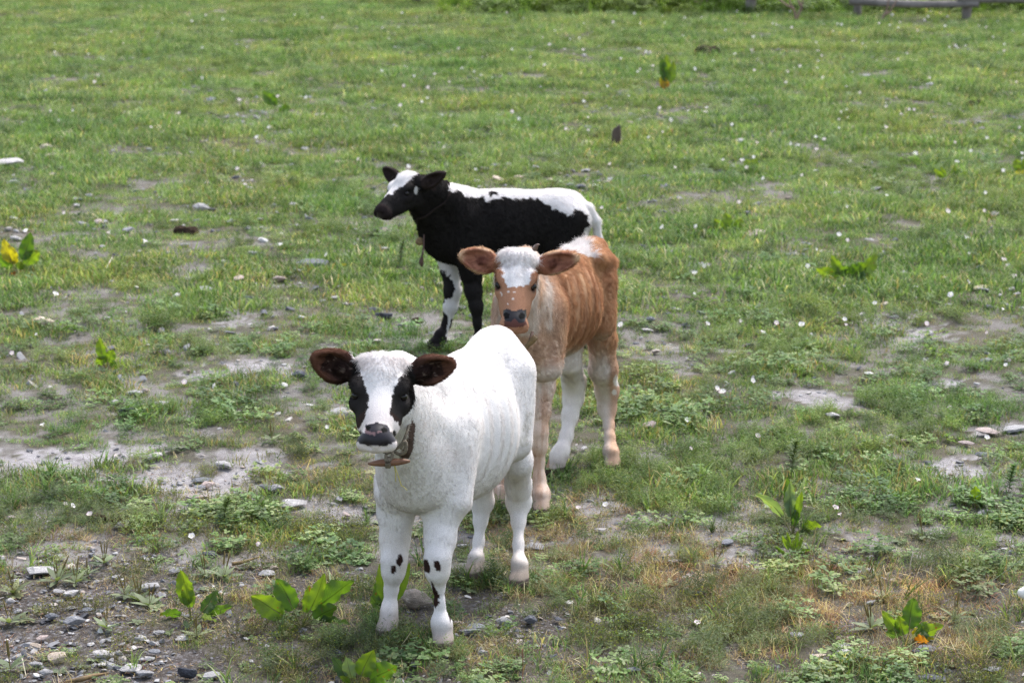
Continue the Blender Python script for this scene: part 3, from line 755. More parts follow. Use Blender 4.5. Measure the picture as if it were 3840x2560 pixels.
def hug(V, Q, pts, off):
    bv = BVHTree.FromPolygons(V.tolist(), Q.tolist()); out = []
    for q in pts:
        loc, nr, i, d = bv.find_nearest(Vector(q))
        out.append(np.array(loc) + np.array(nr) * off)
    return np.array(out)
def rr(*a): return np.array(a)
def frameM(F):
    F = norm(F); S = norm(np.cross(np.array([0, 0, 1.0]), F)); return np.stack([F, S, np.array([0, 0, 1.0])], 1)
def leg(fd, pts, k=0.02):
    """pts: (px, py, Y, radius px) chain"""
    for a, b in zip(pts[:-1], pts[1:]):
        pa, pb = P(*a[:3]), P(*b[:3])                    # room for the coat on the thin bones
        ra, rb = (q[3] - 3.0 * float(smooth(q[3], 37, 25)) for q in (a, b))
        fd.cone(pa, r2(depth(pa), ra), pb, r2(depth(pb), rb), k)
def hoof(fd, g, F, r=0.023):
    F = norm(F); S = np.array([-F[1], F[0], 0])
    for q in (-1, 1):
        c = g + F * 0.012 + S * q * r * 0.42 + np.array([0, 0, 0.018])
        fd.ell(c, (r * 1.25, r * 0.60, 0.022), frameM(F), 0.006)
    fd.cone(g + np.array([0, 0, .02]), r * 0.95, g - F * 0.010 + np.array([0, 0, 0.060]), r * 0.85, 0.03)

def headframe(O, nose, left_hint, roll=0.0):
    Yh = norm(nose - O); X = norm(left_hint - Yh * (left_hint @ Yh)); Z = np.cross(X, Yh)
    if Z[2] < 0: Z = -Z
    return np.stack([X, Yh, Z], 1)

WHITE = np.array([0.800, 0.760, 0.748]); BLACK = np.array([0.016, 0.0135, 0.013]); DBROWN = np.array([0.035, 0.017, 0.013])
PINKW = np.array([0.66, 0.52, 0.48]); TAN = np.array([0.52, 0.29, 0.165]); PALE = np.array([0.70, 0.53, 0.42])
LEGW = np.array([0.78, 0.715, 0.665])

def blend(c, m, b):
    m = np.asarray(m, float)[:, None]; return c * (1 - m) + np.asarray(b) * m
def elm(px, cx, cy, rx, ry, ang=0.0):
    c, s = math.cos(R(ang)), math.sin(R(ang)); x = px[:, 0] - cx; y = px[:, 1] - cy
    u = (x * c + y * s) / rx; v = (-x * s + y * c) / ry
    return u * u + v * v < 1

# ------------------------------------------------------------------ 1. white calf
def white_calf():
    C = np.array([-0.147, 6.125, 0]); F = norm([-0.385, -0.923, 0]); S = np.array([-F[1], F[0], 0]); FM = frameM(F)
    S = FM[:, 1]                                         # animal's left, which faces right in the photo
    B = lambda f, s, u: C + F * f + S * s + np.array([0, 0, u])
    fd = Field((-0.62, 5.25, -0.01), (0.16, 6.72, 0.95), 0.0044)
    E = lambda f, s, u, r, k=0.05: fd.ell(B(f, s, u), np.array(r), FM, k)
    E(0.20, 0, 0.492, (0.13, 0.096, 0.148))
    E(0.26, 0, 0.485, (0.080, 0.074, 0.105))
    E(0.02, 0, 0.50, (0.24, 0.124, 0.190))
    E(-0.07, 0, 0.49, (0.15, 0.134, 0.180))
    E(-0.25, 0, 0.590, (0.130, 0.082, 0.130))
    E(0.14, 0, 0.60, (0.13, 0.060, 0.09))
    fd.cone(B(0.15, 0, 0.635), 0.045, B(-0.27, 0, 0.680), 0.040, 0.05)
    for q in (-1, 1):
        fd.cone(B(0.15, q * 0.062, 0.56), 0.06, B(0.21, q * 0.082, 0.38), 0.052, 0.04)
        fd.cone(B(-0.26, q * 0.04, 0.60), 0.075, B(-0.21, q * 0.070, 0.43), 0.058, 0.04)
    for q in (-1, 1):
        fd.ell(B(-0.235, q * 0.060, 0.515), np.array((0.095, 0.046, 0.13)), FM, 0.022)
        fd.ell(B(0.185, q * 0.072, 0.50), np.array((0.075, 0.040, 0.13)), FM, 0.020)
    # neck
    O = P(1431, 1318, 5.62); nose = P(1408, 1630, 5.44)
    M = headframe(O, nose, np.array([1.0, 0.04, 0.03]))
    fd.cone(O + np.array([0.01, 0.06, -0.10]), 0.065, B(0.20, 0, 0.53), 0.095, 0.05)
    fd.cone(O + np.array([0.02, 0.05, -0.16]), 0.05, B(0.27, 0, 0.45), 0.085, 0.05)
    fd.cone(O + np.array([0.03, 0.14, -0.08]), 0.05, B(0.10, 0, 0.62), 0.06, 0.05)
    leg(fd, [(1650, 1790, 5.93, 72), (1666, 1915, 5.90, 62), (1652, 2020, 5.87, 51), (1641, 2095, 5.84, 46), (1641, 2145, 5.84, 41), (1645, 2200, 5.85, 22), (1650, 2262, 5.85, 20), (1650, 2330, 5.845, 29), (1658, 2385, 5.84, 29)])
    leg(fd, [(1474, 1800, 6.00, 70), (1478, 1915, 5.99, 61), (1480, 2030, 5.98, 48), (1478, 2100, 5.95, 45), (1475, 2145, 5.95, 38), (1467, 2210, 5.96, 25), (1462, 2268, 5.96, 25), (1460, 2325, 5.96, 30), (1453, 2362, 5.95, 29)])
    for x0, x1, y1 in ((1612, 1648, 5.88), (1526, 1484, 5.97)): leg(fd, [(x0, 1835, 5.95, 40), (x1, 2020, y1, 26)], 0.05)   # inner foreleg muscle
    hoof(fd, G(1662, 2435), [-0.15, -1, 0], 0.0225); hoof(fd, G(1452, 2388), [-0.3, -1, 0], 0.022)
    # hind legs
    leg(fd, [(1925, 1600, 6.38, 62), (1936, 1730, 6.38, 58), (1944, 1820, 6.45, 46), (1945, 1880, 6.48, 45), (1944, 1955, 6.45, 26), (1944, 2040, 6.41, 20), (1946, 2110, 6.375, 27), (1947, 2160, 6.35, 26)])
    leg(fd, [(1800, 1640, 6.42, 60), (1800, 1790, 6.46, 50), (1808, 1880, 6.50, 41), (1802, 1950, 6.49, 26), (1795, 2030, 6.47, 20), (1786, 2095, 6.44, 27), (1780, 2140, 6.42, 27)])
    hoof(fd, G(1948, 2200), F, 0.0215); hoof(fd, G(1778, 2172), F, 0.0215)
    # tail hangs behind the rump
    tl = [B(-0.37, -0.01, 0.64), B(-0.405, -0.02, 0.55), B(-0.40, -0.02, 0.42), B(-0.39, -0.02, 0.33)]
    for a, b, ra, rb in zip(tl[:-1], tl[1:], (0.022, 0.016, 0.014), (0.016, 0.014, 0.018)): fd.cone(a, ra, b, rb, 0.015)
    ears = [(P(1176, 1336, 5.60), norm([0.0, -1, 0.05])), (P(1700, 1362, 5.64), norm([0.0, -1, -0.15]))]
    ears = [(ears[0][0], ears[0][1], 0.15, 0.041), (ears[1][0], ears[1][1], 0.15, 0.037)]
    H, info = add_head(fd, O, M, 0.94, 1.13, ears, 0.86, 0.006)
    base = np.array([C[0], C[1], 0.0])
    cr = lambda poly: crop(poly, 1100, 1200, 2.091)
    LP = cr([(495, 290), (520, 370), (538, 430), (566, 520), (592, 600), (588, 680), (568, 745), (550, 800), (515, 850), (455, 840), (400, 760), (400, 560), (400, 430), (440, 330)])
    RP = cr([(950, 310), (892, 362), (848, 420), (808, 500), (776, 570), (760, 650), (763, 735), (788, 790), (822, 800), (832, 850), (868, 830), (905, 745), (940, 660), (975, 560), (1000, 480), (1010, 400), (985, 330)])
    NOSE = cr([(565, 820), (600, 812), (650, 800), (705, 812), (745, 830), (765, 880), (795, 860), (825, 940), (775, 966), (725, 982), (650, 988), (570, 981), (475, 948), (485, 870), (525, 865), (560, 895)])
    PINK = cr([(540, 810), (570, 815), (585, 870), (620, 870), (690, 865), (700, 890), (640, 905), (580, 890), (545, 870)])
    NK = cr([(930, 760), (950, 820), (950, 900), (940, 1000), (905, 1090), (835, 1085), (815, 1050), (860, 1010), (890, 940), (905, 850)])
    STR = crop([(868, 780), (905, 850), (938, 900), (932, 960), (905, 1000), (885, 980), (885, 900)], 1200, 1800, 2.091)
    STR2 = crop([(975, 880), (990, 900), (1003, 980), (1030, 1080), (1022, 1110), (1003, 1050), (985, 960)], 1200, 1800, 2.091)
    def coat(p, n):
        px = to_px(p); q = (p - O) @ M; front = p[:, 1] < 5.75
        col = np.tile(WHITE, (len(p), 1)).astype(float)
        ln = np.full(len(p), 0.0100); lift = np.full(len(p), 0.19); wet = np.zeros(len(p))
        z = p[:, 2]
        ln = np.where(z < 0.36, 0.0085, ln); ln = np.where(z < 0.25, 0.0055, ln); lift = np.where(z < 0.25, 0.28, lift)
        dirt = fbm(p[:, 0] * 9 + 3, p[:, 2] * 9 + p[:, 1] * 5, 5)
        col = blend(col, 0.75 * (1 - smooth(z, 0.03, 0.12)) * smooth(dirt, 0.25, 0.6), (0.50, 0.42, 0.35))
        col = blend(col, 0.30 * smooth(dirt, 0.5, 0.8) * (1 - smooth(z, 0.2, 0.45)), (0.66, 0.56, 0.46))
        skinny = fbm(p[:, 0] * 14, p[:, 2] * 14 + p[:, 1] * 8, 9)
        col = blend(col, 0.35 * smooth(skinny, 0.42, 0.75) * smooth(p[:, 1], 6.04, 5.94) * smooth(z, 0.3, 0.5), (0.80, 0.70, 0.67))
        hd = (q[:, 1] > -0.02) & (q[:, 2] > -0.125) & (np.abs(q[:, 0]) < 0.085) & (p[:, 1] < 5.66)
        ln = np.where(hd, 0.009, ln); lift = np.where(hd, 0.22, lift)
        tp = hd * smooth(q[:, 1], 0.13, 0.0); ln = np.where(hd, 0.0055 + 0.0115 * tp, ln); lift = np.where(hd, 0.2 + 0.2 * tp, lift)
        col = blend(col, 0.5 * hd * smooth(q[:, 1], 0.10, 0.2), (0.70, 0.58, 0.55))
        wob = np.stack([noise2(p[:, 0] * 160, p[:, 2] * 160, 3), noise2(p[:, 0] * 160, p[:, 2] * 160, 4)], 1) * 8 - 4
        pj = px + wob
        m = front & (inpoly(pj, LP) | inpoly(pj, RP)) & hd
        col = blend(col, m, BLACK * 1.3)
        col = blend(col, (m & (q[:, 1] > 0.16)) * 0.6, DBROWN * 1.2)
        m = front & inpoly(px, NOSE) & (q[:, 1] > 0.17)
        col = blend(col, m, (0.018, 0.014, 0.02)); wet = np.where(m, 1.0, wet)
        pk = m & inpoly(px, PINK) & (noise2(p[:, 0] * 500, p[:, 2] * 500, 8) > 0.42); col = blend(col, pk * 0.5, (0.38, 0.22, 0.22))
        for a in ((1380, 1604, 11, 9), (1442, 1612, 13, 10)):
            mm = m & elm(px, *a); col = blend(col, mm, (0.003, 0.003, 0.003)); wet = np.where(mm, 0, wet)
        muz = hd & (q[:, 1] > 0.235); ln = np.where(muz, 0.003, ln); ln = np.where(m, 0, ln)
        ear = (np.abs(q[:, 0]) > 0.070) & (p[:, 1] < 5.78) & (z > 0.74)
        for i, (b0, d, fr, L, w, wd) in enumerate(info):
            t = (p - b0) @ d / L; off = np.abs((p - b0) @ w)
            me = (t > 0.14) & (t < 1.15) & (off < wd * 1.5) & (np.abs((p - b0) @ fr) < 0.045) & ear
            col = blend(col, me, DBROWN * 1.3)
            tipm = me * smooth(t + off / wd * 0.30, 0.45, 0.95)
            col = blend(col, tipm * 0.95, (0.125, 0.055, 0.034))
            inn = me & (n @ fr > 0.35) & (off < wd * 0.55) & (t < 0.75); col = blend(col, inn * 0.75, (0.016, 0.008, 0.007)); hl = inn & (noise2(t * 9, (p - b0) @ w * 420, 6) > 0.80); col = blend(col, hl * 0.3, (0.30, 0.22, 0.18))
            ln = np.where(me, 0.009, ln); ln = np.where(inn, 0.011, ln); lift = np.where(me, 0.35, lift)
        m = inpoly(pj, NK) & (p[:, 1] < 5.95) & ~hd; col = blend(col, m * 0.95, (0.10, 0.055, 0.042))
        for a in ((1499, 2100, 12, 23, 8), (1475, 2135, 11, 18, 15), (1600, 2122, 12, 28, -14), (1641, 2120, 12, 20, -15)):
            m = elm(px + wob * 0.25, *a) & (p[:, 1] < 6.0); col = blend(col, m, DBROWN)
        m = (inpoly(px + wob * 0.4, STR) | inpoly(px, STR2)) & (p[:, 1] < 6.0); col = blend(col, m, DBROWN)
        m = elm(px + wob * 2, 1972, 1610, 16, 70, 8) & (p[:, 1] > 6.1); col = blend(col, m * 0.6 * noise2(px[:, 0] * .3, px[:, 1] * .08, 2), (0.32, 0.28, 0.17))
        col = blend(col, 0.7 * smooth(z, 0.085, 0.04), (0.25, 0.19, 0.145)); h = z < 0.030; col = blend(col, h * 0.95, (0.12, 0.088, 0.075)); ln = np.where(h, 0, np.where(z < 0.06, 0.0028, ln))
        return col, wet, ln, lift
    def flow(p, n):
        q = (p - O) @ M; z = p[:, 2]
        fl = np.tile(-F * 0.8 + np.array([0, 0, -0.5]), (len(p), 1))
        low = smooth(z, 0.45, 0.33)[:, None]; fl = fl * (1 - low) + np.array([0, 0, -1.0]) * low
        hd = ((q[:, 1] > -0.02) & (q[:, 2] > -0.125) & (np.abs(q[:, 0]) < 0.085) & (p[:, 1] < 5.66))[:, None]
        hf = M[:, 0][None] * (q[:, 0] * 22)[:, None] + M[:, 1][None] * (0.10 - q[:, 1])[:, None] * 9 + M[:, 2] * 0.2
        fl = np.where(hd, -0.0 + hf, fl)
        for b0, d, fr, L, w, wd in info:
            t = (p - b0) @ d / L; off = (p - b0) @ w
            me = ((t > 0.1) & (t < 1.2) & (np.abs(off) < wd * 1.5) & (np.abs((p - b0) @ fr) < 0.05) & (np.abs(q[:, 0]) > 0.07))[:, None]
            fl = np.where(me, d * 0.9 + w * np.sign(off)[:, None] * 0.4, fl)
        return fl
    def wd_(V, Nv):
        f = (V - C) @ F; s_ = np.abs((V - C) @ S); side = smooth(s_, 0.05, 0.10) * smooth(V[:, 2], 0.38, 0.46) * smooth(V[:, 2], 0.66, 0.60)
        r = np.sin(2 * math.pi * (f + 0.10 * V[:, 2]) / 0.052) * smooth(f, -0.14, -0.06) * smooth(f, 0.12, 0.06)
        return 0.0018 * r * side + 0.005 * (fbm(V[:, 0] * 11 + V[:, 1] * 11, V[:, 2] * 11, 90) - 0.5) * (V[:, 2] > 0.3) * ((V[:, 1] > 5.75) | (V[:, 2] < 0.55))
    root, V = finish(fd, 'white calf with black eye patches and dark brown ears, in front of the others', base, coat, flow, 170000, (H, M, 0.94), 0.0530, 11, wd_)
    # neck cord with wooden toggle
    col = [P(1448, 1700, 5.63), P(1475, 1690, 5.625), P(1505, 1664, 5.62), P(1524, 1625, 5.63), P(1536, 1580, 5.66), P(1542, 1540, 5.69)]

    v, f = tube(spline(col, 6), 0.0036, 8)
    n1 = [P(1500, 1680, 5.60), P(1520, 1655, 5.598), P(1521, 1690, 5.60), P(1500, 1702, 5.61), P(1478, 1692, 5.62)]
    v2, f2 = tube(spline(n1, 5), 0.0045, 7)
    v, f = join([(v, f), (v2, f2)])
    cord = link('neck_cord', mesh_np('neck_cord', v - base, f, [ROPE]), root)
    a = P(1380, 1738, 5.60); b = P(1538, 1728, 5.60); t = np.linspace(0, 1, 15)
    rad = 0.0098 * np.sin(np.pi * np.clip(t * 0.94 + 0.03, 0, 1)) ** 0.55
    v, f = tube(a + (b - a) * t[:, None], rad, 12)
    link('wooden_toggle', mesh_np('wooden_toggle', v - base, f, [WOODT]), cord)
    # rag loop round the toggle
    c = P(1455, 1733, 5.60); lp = []
    for k in range(13):
        an = 2 * math.pi * k / 12; lp.append(c + np.array([0, math.cos(an) * 0.011, math.sin(an) * 0.0125]))
    vs, fs = [], []
    for dx in (-0.004, 0.0, 0.004):
        vs.append(tube(np.array(lp) + np.array([dx, 0, 0]), 0.003, 6))
    up = [P(1447, 1728, 5.595), P(1449, 1700, 5.598), P(1460, 1684, 5.61), P(1472, 1700, 5.60), P(1463, 1728, 5.595)]
    vs.append(tube(spline(up, 5), 0.0042, 7))
    vs.append(tube(spline([P(1452, 1716, 5.60), P(1446, 1700, 5.60), P(1436, 1696, 5.6)], 4), 0.002, 5))
    v, f = join(vs); link('rag_loop', mesh_np('rag_loop', v - base, f, [ROPE]), cord)
    ss = [tube(spline([P(1478, 1745, 5.595), P(1483, 1770, 5.59), P(1484, 1806, 5.592)], 5), 0.0011, 5),
          tube(spline([P(1480, 1745, 5.595), P(1492, 1780, 5.585), P(1506, 1822, 5.59)], 5), 0.0011, 5),
          tube(spline([P(1502, 1820, 5.59), P(1513, 1824, 5.585), P(1527, 1838, 5.59)], 5), 0.0008, 5)]
    v, f = join(ss); tag(link('straw', mesh_np('straw', v - base, f, [STRAW]), cord), kind='stuff')
    return root

# ------------------------------------------------------------------ 2. tan calf
def tan_calf():
    C = np.array([0.13, 7.275, 0]); F = norm([-0.444, -0.896, 0]); FM = frameM(F); S = FM[:, 1]
    B = lambda f, s, u: C + F * f + S * s + np.array([0, 0, u])
    fd = Field((-0.32, 6.45, -0.01), (0.50, 7.90, 0.96), 0.0044)
    E = lambda f, s, u, r, k=0.05: fd.ell(B(f, s, u), np.array(r), FM, k)
    E(0.19, 0, 0.56, (0.12, 0.088, 0.155))
    E(0.02, 0, 0.595, (0.22, 0.100, 0.155))
    E(-0.08, 0, 0.585, (0.14, 0.105, 0.140))
    E(-0.25, 0, 0.645, (0.100, 0.070, 0.110))
    E(0.15, 0, 0.67, (0.11, 0.045, 0.07))
    fd.cone(B(0.15, 0, 0.70), 0.036, B(-0.27, 0, 0.715), 0.040, 0.05)
    fd.ell(B(-0.30, 0, 0.735), (0.06, 0.03, 0.03), FM, 0.03)
    for q in (-1, 1):
        fd.cone(B(0.15, q * 0.055, 0.62), 0.05, B(0.20, q * 0.072, 0.46), 0.046, 0.04)
        fd.cone(B(-0.20, q * 0.065, 0.725), 0.018, B(-0.34, q * 0.042, 0.68), 0.022, 0.03)   # hip and pin bones
        fd.cone(B(-0.27, q * 0.038, 0.63), 0.050, B(-0.24, q * 0.052, 0.50), 0.046, 0.03)
        fd.ell(B(0.175, q * 0.068, 0.60), np.array((0.065, 0.030, 0.11)), FM, 0.018)
    O = P(1941, 932, 6.88); nose = P(1929, 1205, 6.73)
    M = headframe(O, nose, np.array([1.0, 0.03, -0.015]))
    fd.cone(O + np.array([0.0, 0.06, -0.10]), 0.058, B(0.20, 0, 0.62), 0.085, 0.05)
    fd.cone(O + np.array([0.0, 0.05, -0.17]), 0.045, B(0.27, 0, 0.53), 0.075, 0.05)
    fd.cone(O + np.array([0.02, 0.14, -0.06]), 0.04, B(0.10, 0, 0.70), 0.05, 0.05)
    leg(fd, [(2035, 1330, 7.12, 50), (2030, 1450, 7.12, 48), (2020, 1540, 7.10, 40), (2020, 1620, 7.08, 33), (2022, 1670, 7.08, 30), (2020, 1730, 7.09, 22), (2022, 1790, 7.08, 23), (2030, 1850, 7.06, 31), (2031, 1900, 7.05, 31)])
    leg(fd, [(1890, 1340, 7.20, 48), (1885, 1460, 7.20, 44), (1880, 1560, 7.20, 36), (1878, 1640, 7.18, 32), (1876, 1720, 7.18, 22), (1874, 1790, 7.17, 22), (1874, 1850, 7.16, 29), (1873, 1880, 7.15, 28)])
    hoof(fd, G(2031, 1935), [-0.1, -1, 0], 0.023); hoof(fd, G(1872, 1912), F, 0.023)
    leg(fd, [(2240, 1130, 7.56, 48), (2256, 1270, 7.55, 50), (2262, 1385, 7.58, 50), (2276, 1465, 7.66, 42), (2276, 1530, 7.66, 33), (2284, 1600, 7.62, 20), (2287, 1640, 7.59, 20), (2290, 1690, 7.56, 28), (2290, 1735, 7.55, 27)])
    leg(fd, [(2140, 1260, 7.50, 50), (2135, 1360, 7.50, 42), (2152, 1435, 7.60, 42), (2150, 1490, 7.61, 37), (2137, 1560, 7.58, 30), (2124, 1635, 7.53, 25), (2106, 1690, 7.49, 29), (2092, 1730, 7.47, 29)])
    hoof(fd, G(2297, 1770), [-0.2, -1, 0], 0.0225); hoof(fd, G(2082, 1783), [-0.5, -0.85, 0], 0.0225)
    tl = [B(-0.37, 0.0, 0.70), B(-0.41, 0.0, 0.62), B(-0.41, 0.0, 0.48), B(-0.395, 0.0, 0.38)]
    for a, b, ra, rb in zip(tl[:-1], tl[1:], (0.02, 0.015, 0.013), (0.015, 0.013, 0.018)): fd.cone(a, ra, b, rb, 0.015)
    ears = [(P(1728, 955, 6.90), norm([0.05, -1, 0.15]), 0.15, 0.036), (P(2165, 965, 6.90), norm([-0.05, -1, 0.0]), 0.15, 0.033)]
    H, info = add_head(fd, O, M, 0.93, 0.93, ears)
    base = np.array([C[0], C[1], 0.0])
    cr = lambda poly: crop(poly, 1650, 850, 2.614)
    WF = cr([(560, 260), (598, 330), (612, 400), (618, 500), (655, 595), (700, 592), (740, 602), (780, 580), (850, 578), (880, 540), (895, 460), (930, 390), (985, 340), (1010, 240), (960, 100), (760, 60), (600, 100), (540, 180)])
    NOSE = cr([(620, 815), (660, 805), (720, 830), (790, 812), (845, 815), (850, 880), (830, 930), (780, 950), (735, 900), (690, 935), (640, 920), (620, 870)])
    NOSE2 = cr([(625, 920), (700, 870), (770, 875), (845, 925), (860, 965), (740, 992), (630, 975)])
    WR = cr([(1180, 235), (1230, 190), (1380, 110), (1450, 150), (1470, 240), (1545, 290), (1510, 310), (1400, 275), (1280, 240)])
    def coat(p, n):
        px = to_px(p); q = (p - O) @ M; z = p[:, 2]; N = len(p)
        hd = (q[:, 1] > -0.02) & (q[:, 2] > -0.115) & (np.abs(q[:, 0]) < 0.078) & (p[:, 1] < 6.93)
        col = np.tile(TAN, (N, 1)).astype(float)
        nz = fbm(p[:, 0] * 16 + p[:, 1] * 16, p[:, 2] * 9, 21)
        st = fbm((p - C) @ F * 34, p[:, 2] * 9, 23); col = blend(col, smooth(st, 0.48, 0.64) * 0.6 * smooth(z, 0.46, 0.52), (0.31, 0.14, 0.075)); col = blend(col, smooth(nz, 0.45, 0.75) * 0.55, (0.36, 0.17, 0.085))
        col = blend(col, smooth(nz, 0.45, 0.2) * 0.45, (0.60, 0.38, 0.21))
        f = (p - C) @ F
        chest = smooth(f, 0.10, 0.24) * ~hd; col = blend(col, chest * 0.65, PALE)
        col = blend(col, smooth(z, 0.50, 0.43) * (z > 0.3) * smooth(f, -0.30, -0.2) * 0.9, LEGW)
        px2 = px[:, 0]
        isrr = px2 > 2195; isrl = (px2 > 2060) & (px2 <= 2195) & (f < 0)
        low = smooth(z, 0.45, 0.34)
        col = blend(col, low * isrl, LEGW * 1.02)
        col = blend(col, low * isrr * (0.2 + 0.65 * smooth(px2 + 22 * (fbm(p[:, 0] * 30, p[:, 2] * 18, 33) - .5), 2296, 2270)), LEGW * 0.95)
        col = blend(col, low * (f > 0) * 0.85, np.array([0.72, 0.57, 0.47]))
        nn = fbm(p[:, 2] * 7, p[:, 0] * 60, 31); col = blend(col, low * (f > 0) * smooth(nn, 0.5, 0.7) * 0.6, (0.50, 0.29, 0.18))
        ln = np.full(N, 0.017); lift = np.full(N, 0.34); wet = np.zeros(N)
        ln = np.where(z < 0.42, 0.012, ln); ln = np.where(z < 0.30, 0.007, ln); lift = np.where(z < 0.3, 0.28, lift)
        ln = np.where(hd, 0.008, ln); lift = np.where(hd, 0.22, lift)
        tp = hd * smooth(q[:, 1], 0.13, 0.0); ln = np.where(hd, 0.0055 + 0.0145 * tp, ln); lift = np.where(hd, 0.2 + 0.28 * tp, lift)
        wob = np.stack([noise2(p[:, 0] * 150, p[:, 2] * 150, 3), noise2(p[:, 0] * 150, p[:, 2] * 150, 4)], 1) * 12 - 6
        pj = px + wob
        col = blend(col, hd, np.array([0.37, 0.19, 0.115]))
        col = blend(col, inpoly(pj, WF) & (p[:, 1] < 7.0) & (np.abs(q[:, 0]) < 0.09), WHITE)
        col = blend(col, hd & (q[:, 2] < -0.085), LEGW)
        for a in ((1867, 1073, 8, 4), (1880, 1102, 3, 8), (1907, 1094, 4, 3), (1928, 1097, 7, 3), (1926, 1120, 7, 3), (1903, 1138, 2, 5), (2002, 1080, 3, 7)):
            col = blend(col, (hd & elm(px + wob * .5, *a)) * 0.75, LEGW)
        side = (~hd) & (p[:, 1] < 7.06) & (z > 0.58) & (px2 < 2070)
        col = blend(col, side * smooth(nn, 0.3, 0.6) * 0.7, LEGW)
        col = blend(col, (hd & (q[:, 1] > 0.20) & (q[:, 2] < -0.070)) * 0.8, (0.50, 0.38, 0.30))
        m = hd & inpoly(px, NOSE2) & (q[:, 1] > 0.19); col = blend(col, m, (0.11, 0.04, 0.032)); wet = np.where(m, 0.6, wet); ln = np.where(m, 0, ln)
        m = hd & inpoly(px, NOSE) & (q[:, 1] > 0.18); col = blend(col, m, (0.014, 0.012, 0.015)); wet = np.where(m, 1, wet); ln = np.where(m, 0, ln)
        for a in ((1899, 1183, 12, 12), (1957, 1184, 12, 12)):
            mm = m & elm(px, *a); col = blend(col, mm, (0.002, 0.002, 0.002)); wet = np.where(mm, 0, wet)
        m2 = hd & (q[:, 1] > 0.23) & ~m; ln = np.where(m2, np.minimum(ln, 0.004), ln)
        # dark rims round the eyes
        for s_ in (-1, 1):
            e = np.linalg.norm((q - np.array([s_ * 0.058, 0.105, -0.033])) * np.array([1, 1, 1.2]), axis=1)
            col = blend(col, smooth(e, 0.024, 0.013), (0.05, 0.025, 0.02)); ln = np.where(e < 0.017, 0, ln)
        ear = (np.abs(q[:, 0]) > 0.066) & (p[:, 1] < 7.02) & (z > 0.72)
        for b0, d, fr, L, w, wd in info:
            t = (p - b0) @ d / L; off = np.abs((p - b0) @ w)
            me = (t > 0.12) & (t < 1.15) & (off < wd * 1.5) & (np.abs((p - b0) @ fr) < 0.045) & ear
            col = blend(col, me, (0.50, 0.27, 0.15)); rim = me * smooth(np.maximum(t * 0.95, off / wd), 0.78, 0.97)
            inn = me & (n @ fr > 0.30); col = blend(col, inn * 0.9, (0.30, 0.125, 0.08)); col = blend(col, rim * 0.85, (0.62, 0.42, 0.27))
            dk = inn * smooth(np.abs(t - 0.45), 0.25, 0.05) * smooth(off / wd, 0.5, 0.2); col = blend(col, dk * 0.7, (0.10, 0.03, 0.025))
            ln = np.where(me, 0.009, ln); ln = np.where(inn, 0.011, ln); lift = np.where(me, 0.35, lift)
        m = inpoly(pj, WR) & (p[:, 1] > 7.1); col = blend(col, m, WHITE); ln = np.where(m, 0.028, ln); lift = np.where(m, 0.8, lift)
        for a in ((2312, 1425, 12, 22), (2304, 1470, 10, 10)): col = blend(col, elm(px, *a) & (p[:, 1] > 7.4), LEGW)
        h = z < 0.032; ln = np.where(z < 0.06, np.minimum(ln, 0.003), ln); col = blend(col, 0.6 * smooth(z, 0.085, 0.04), (0.22, 0.155, 0.115)); col = blend(col, h, (0.09, 0.065, 0.055)); ln = np.where(h, 0, ln)
        return col, wet, ln, lift
    def flow(p, n):
        q = (p - O) @ M; z = p[:, 2]
        fl = np.tile(-F * 0.7 + np.array([0, 0, -0.6]), (len(p), 1))
        sw = fbm(p[:, 0] * 8, p[:, 2] * 8 + p[:, 1] * 5, 41) - 0.5; fl = fl + sw[:, None] * np.array([1.5, 0.6, 1.8])
        low = smooth(z, 0.5, 0.38)[:, None]; fl = fl * (1 - low) + np.array([0, 0, -1.0]) * low
        hd = ((q[:, 1] > -0.02) & (q[:, 2] > -0.115) & (np.abs(q[:, 0]) < 0.078) & (p[:, 1] < 6.93))[:, None]
        hf = M[:, 0][None] * (q[:, 0] * 24)[:, None] + M[:, 1][None] * (0.09 - q[:, 1])[:, None] * 9
        fl = np.where(hd, hf, fl)
        for b0, d, fr, L, w, wd in info:
            t = (p - b0) @ d / L; off = (p - b0) @ w
            me = ((t > 0.1) & (t < 1.2) & (np.abs(off) < wd * 1.5) & (np.abs((p - b0) @ fr) < 0.05) & (np.abs(q[:, 0]) > 0.066))[:, None]
            fl = np.where(me, d * 0.9 + w * np.sign(off)[:, None] * 0.4, fl)
        return fl
    def wd_(V, Nv):
        f = (V - C) @ F; s_ = np.abs((V - C) @ S); side = smooth(s_, 0.04, 0.08) * smooth(V[:, 2], 0.46, 0.52) * smooth(V[:, 2], 0.74, 0.68)
        r = np.sin(2 * math.pi * (f + 0.12 * V[:, 2]) / 0.046) * smooth(f, -0.16, -0.08) * smooth(f, 0.12, 0.05)
        return 0.0030 * r * side + 0.006 * (fbm(V[:, 0] * 13 + V[:, 1] * 13, V[:, 2] * 13, 90) - 0.5) * (V[:, 2] > 0.35) * ((V[:, 1] > 7.0) | (V[:, 2] < 0.55))
    root, V = finish(fd, 'tan calf with a white forehead, looking over the back of the white calf', base, coat, flow, 120000, (H, M, 0.93), 0.0580, 12, wd_)
    v, f = tube(spline([P(2004, 935, 6.87), P(2014, 920, 6.86), P(2023, 917, 6.855)], 4), [0.008, .008, .007, .006, .005, .004, .003, .002, .001][:9], 8)
    link('horn_bud', mesh_np('horn_bud', v - base, f, [HORN]), root)
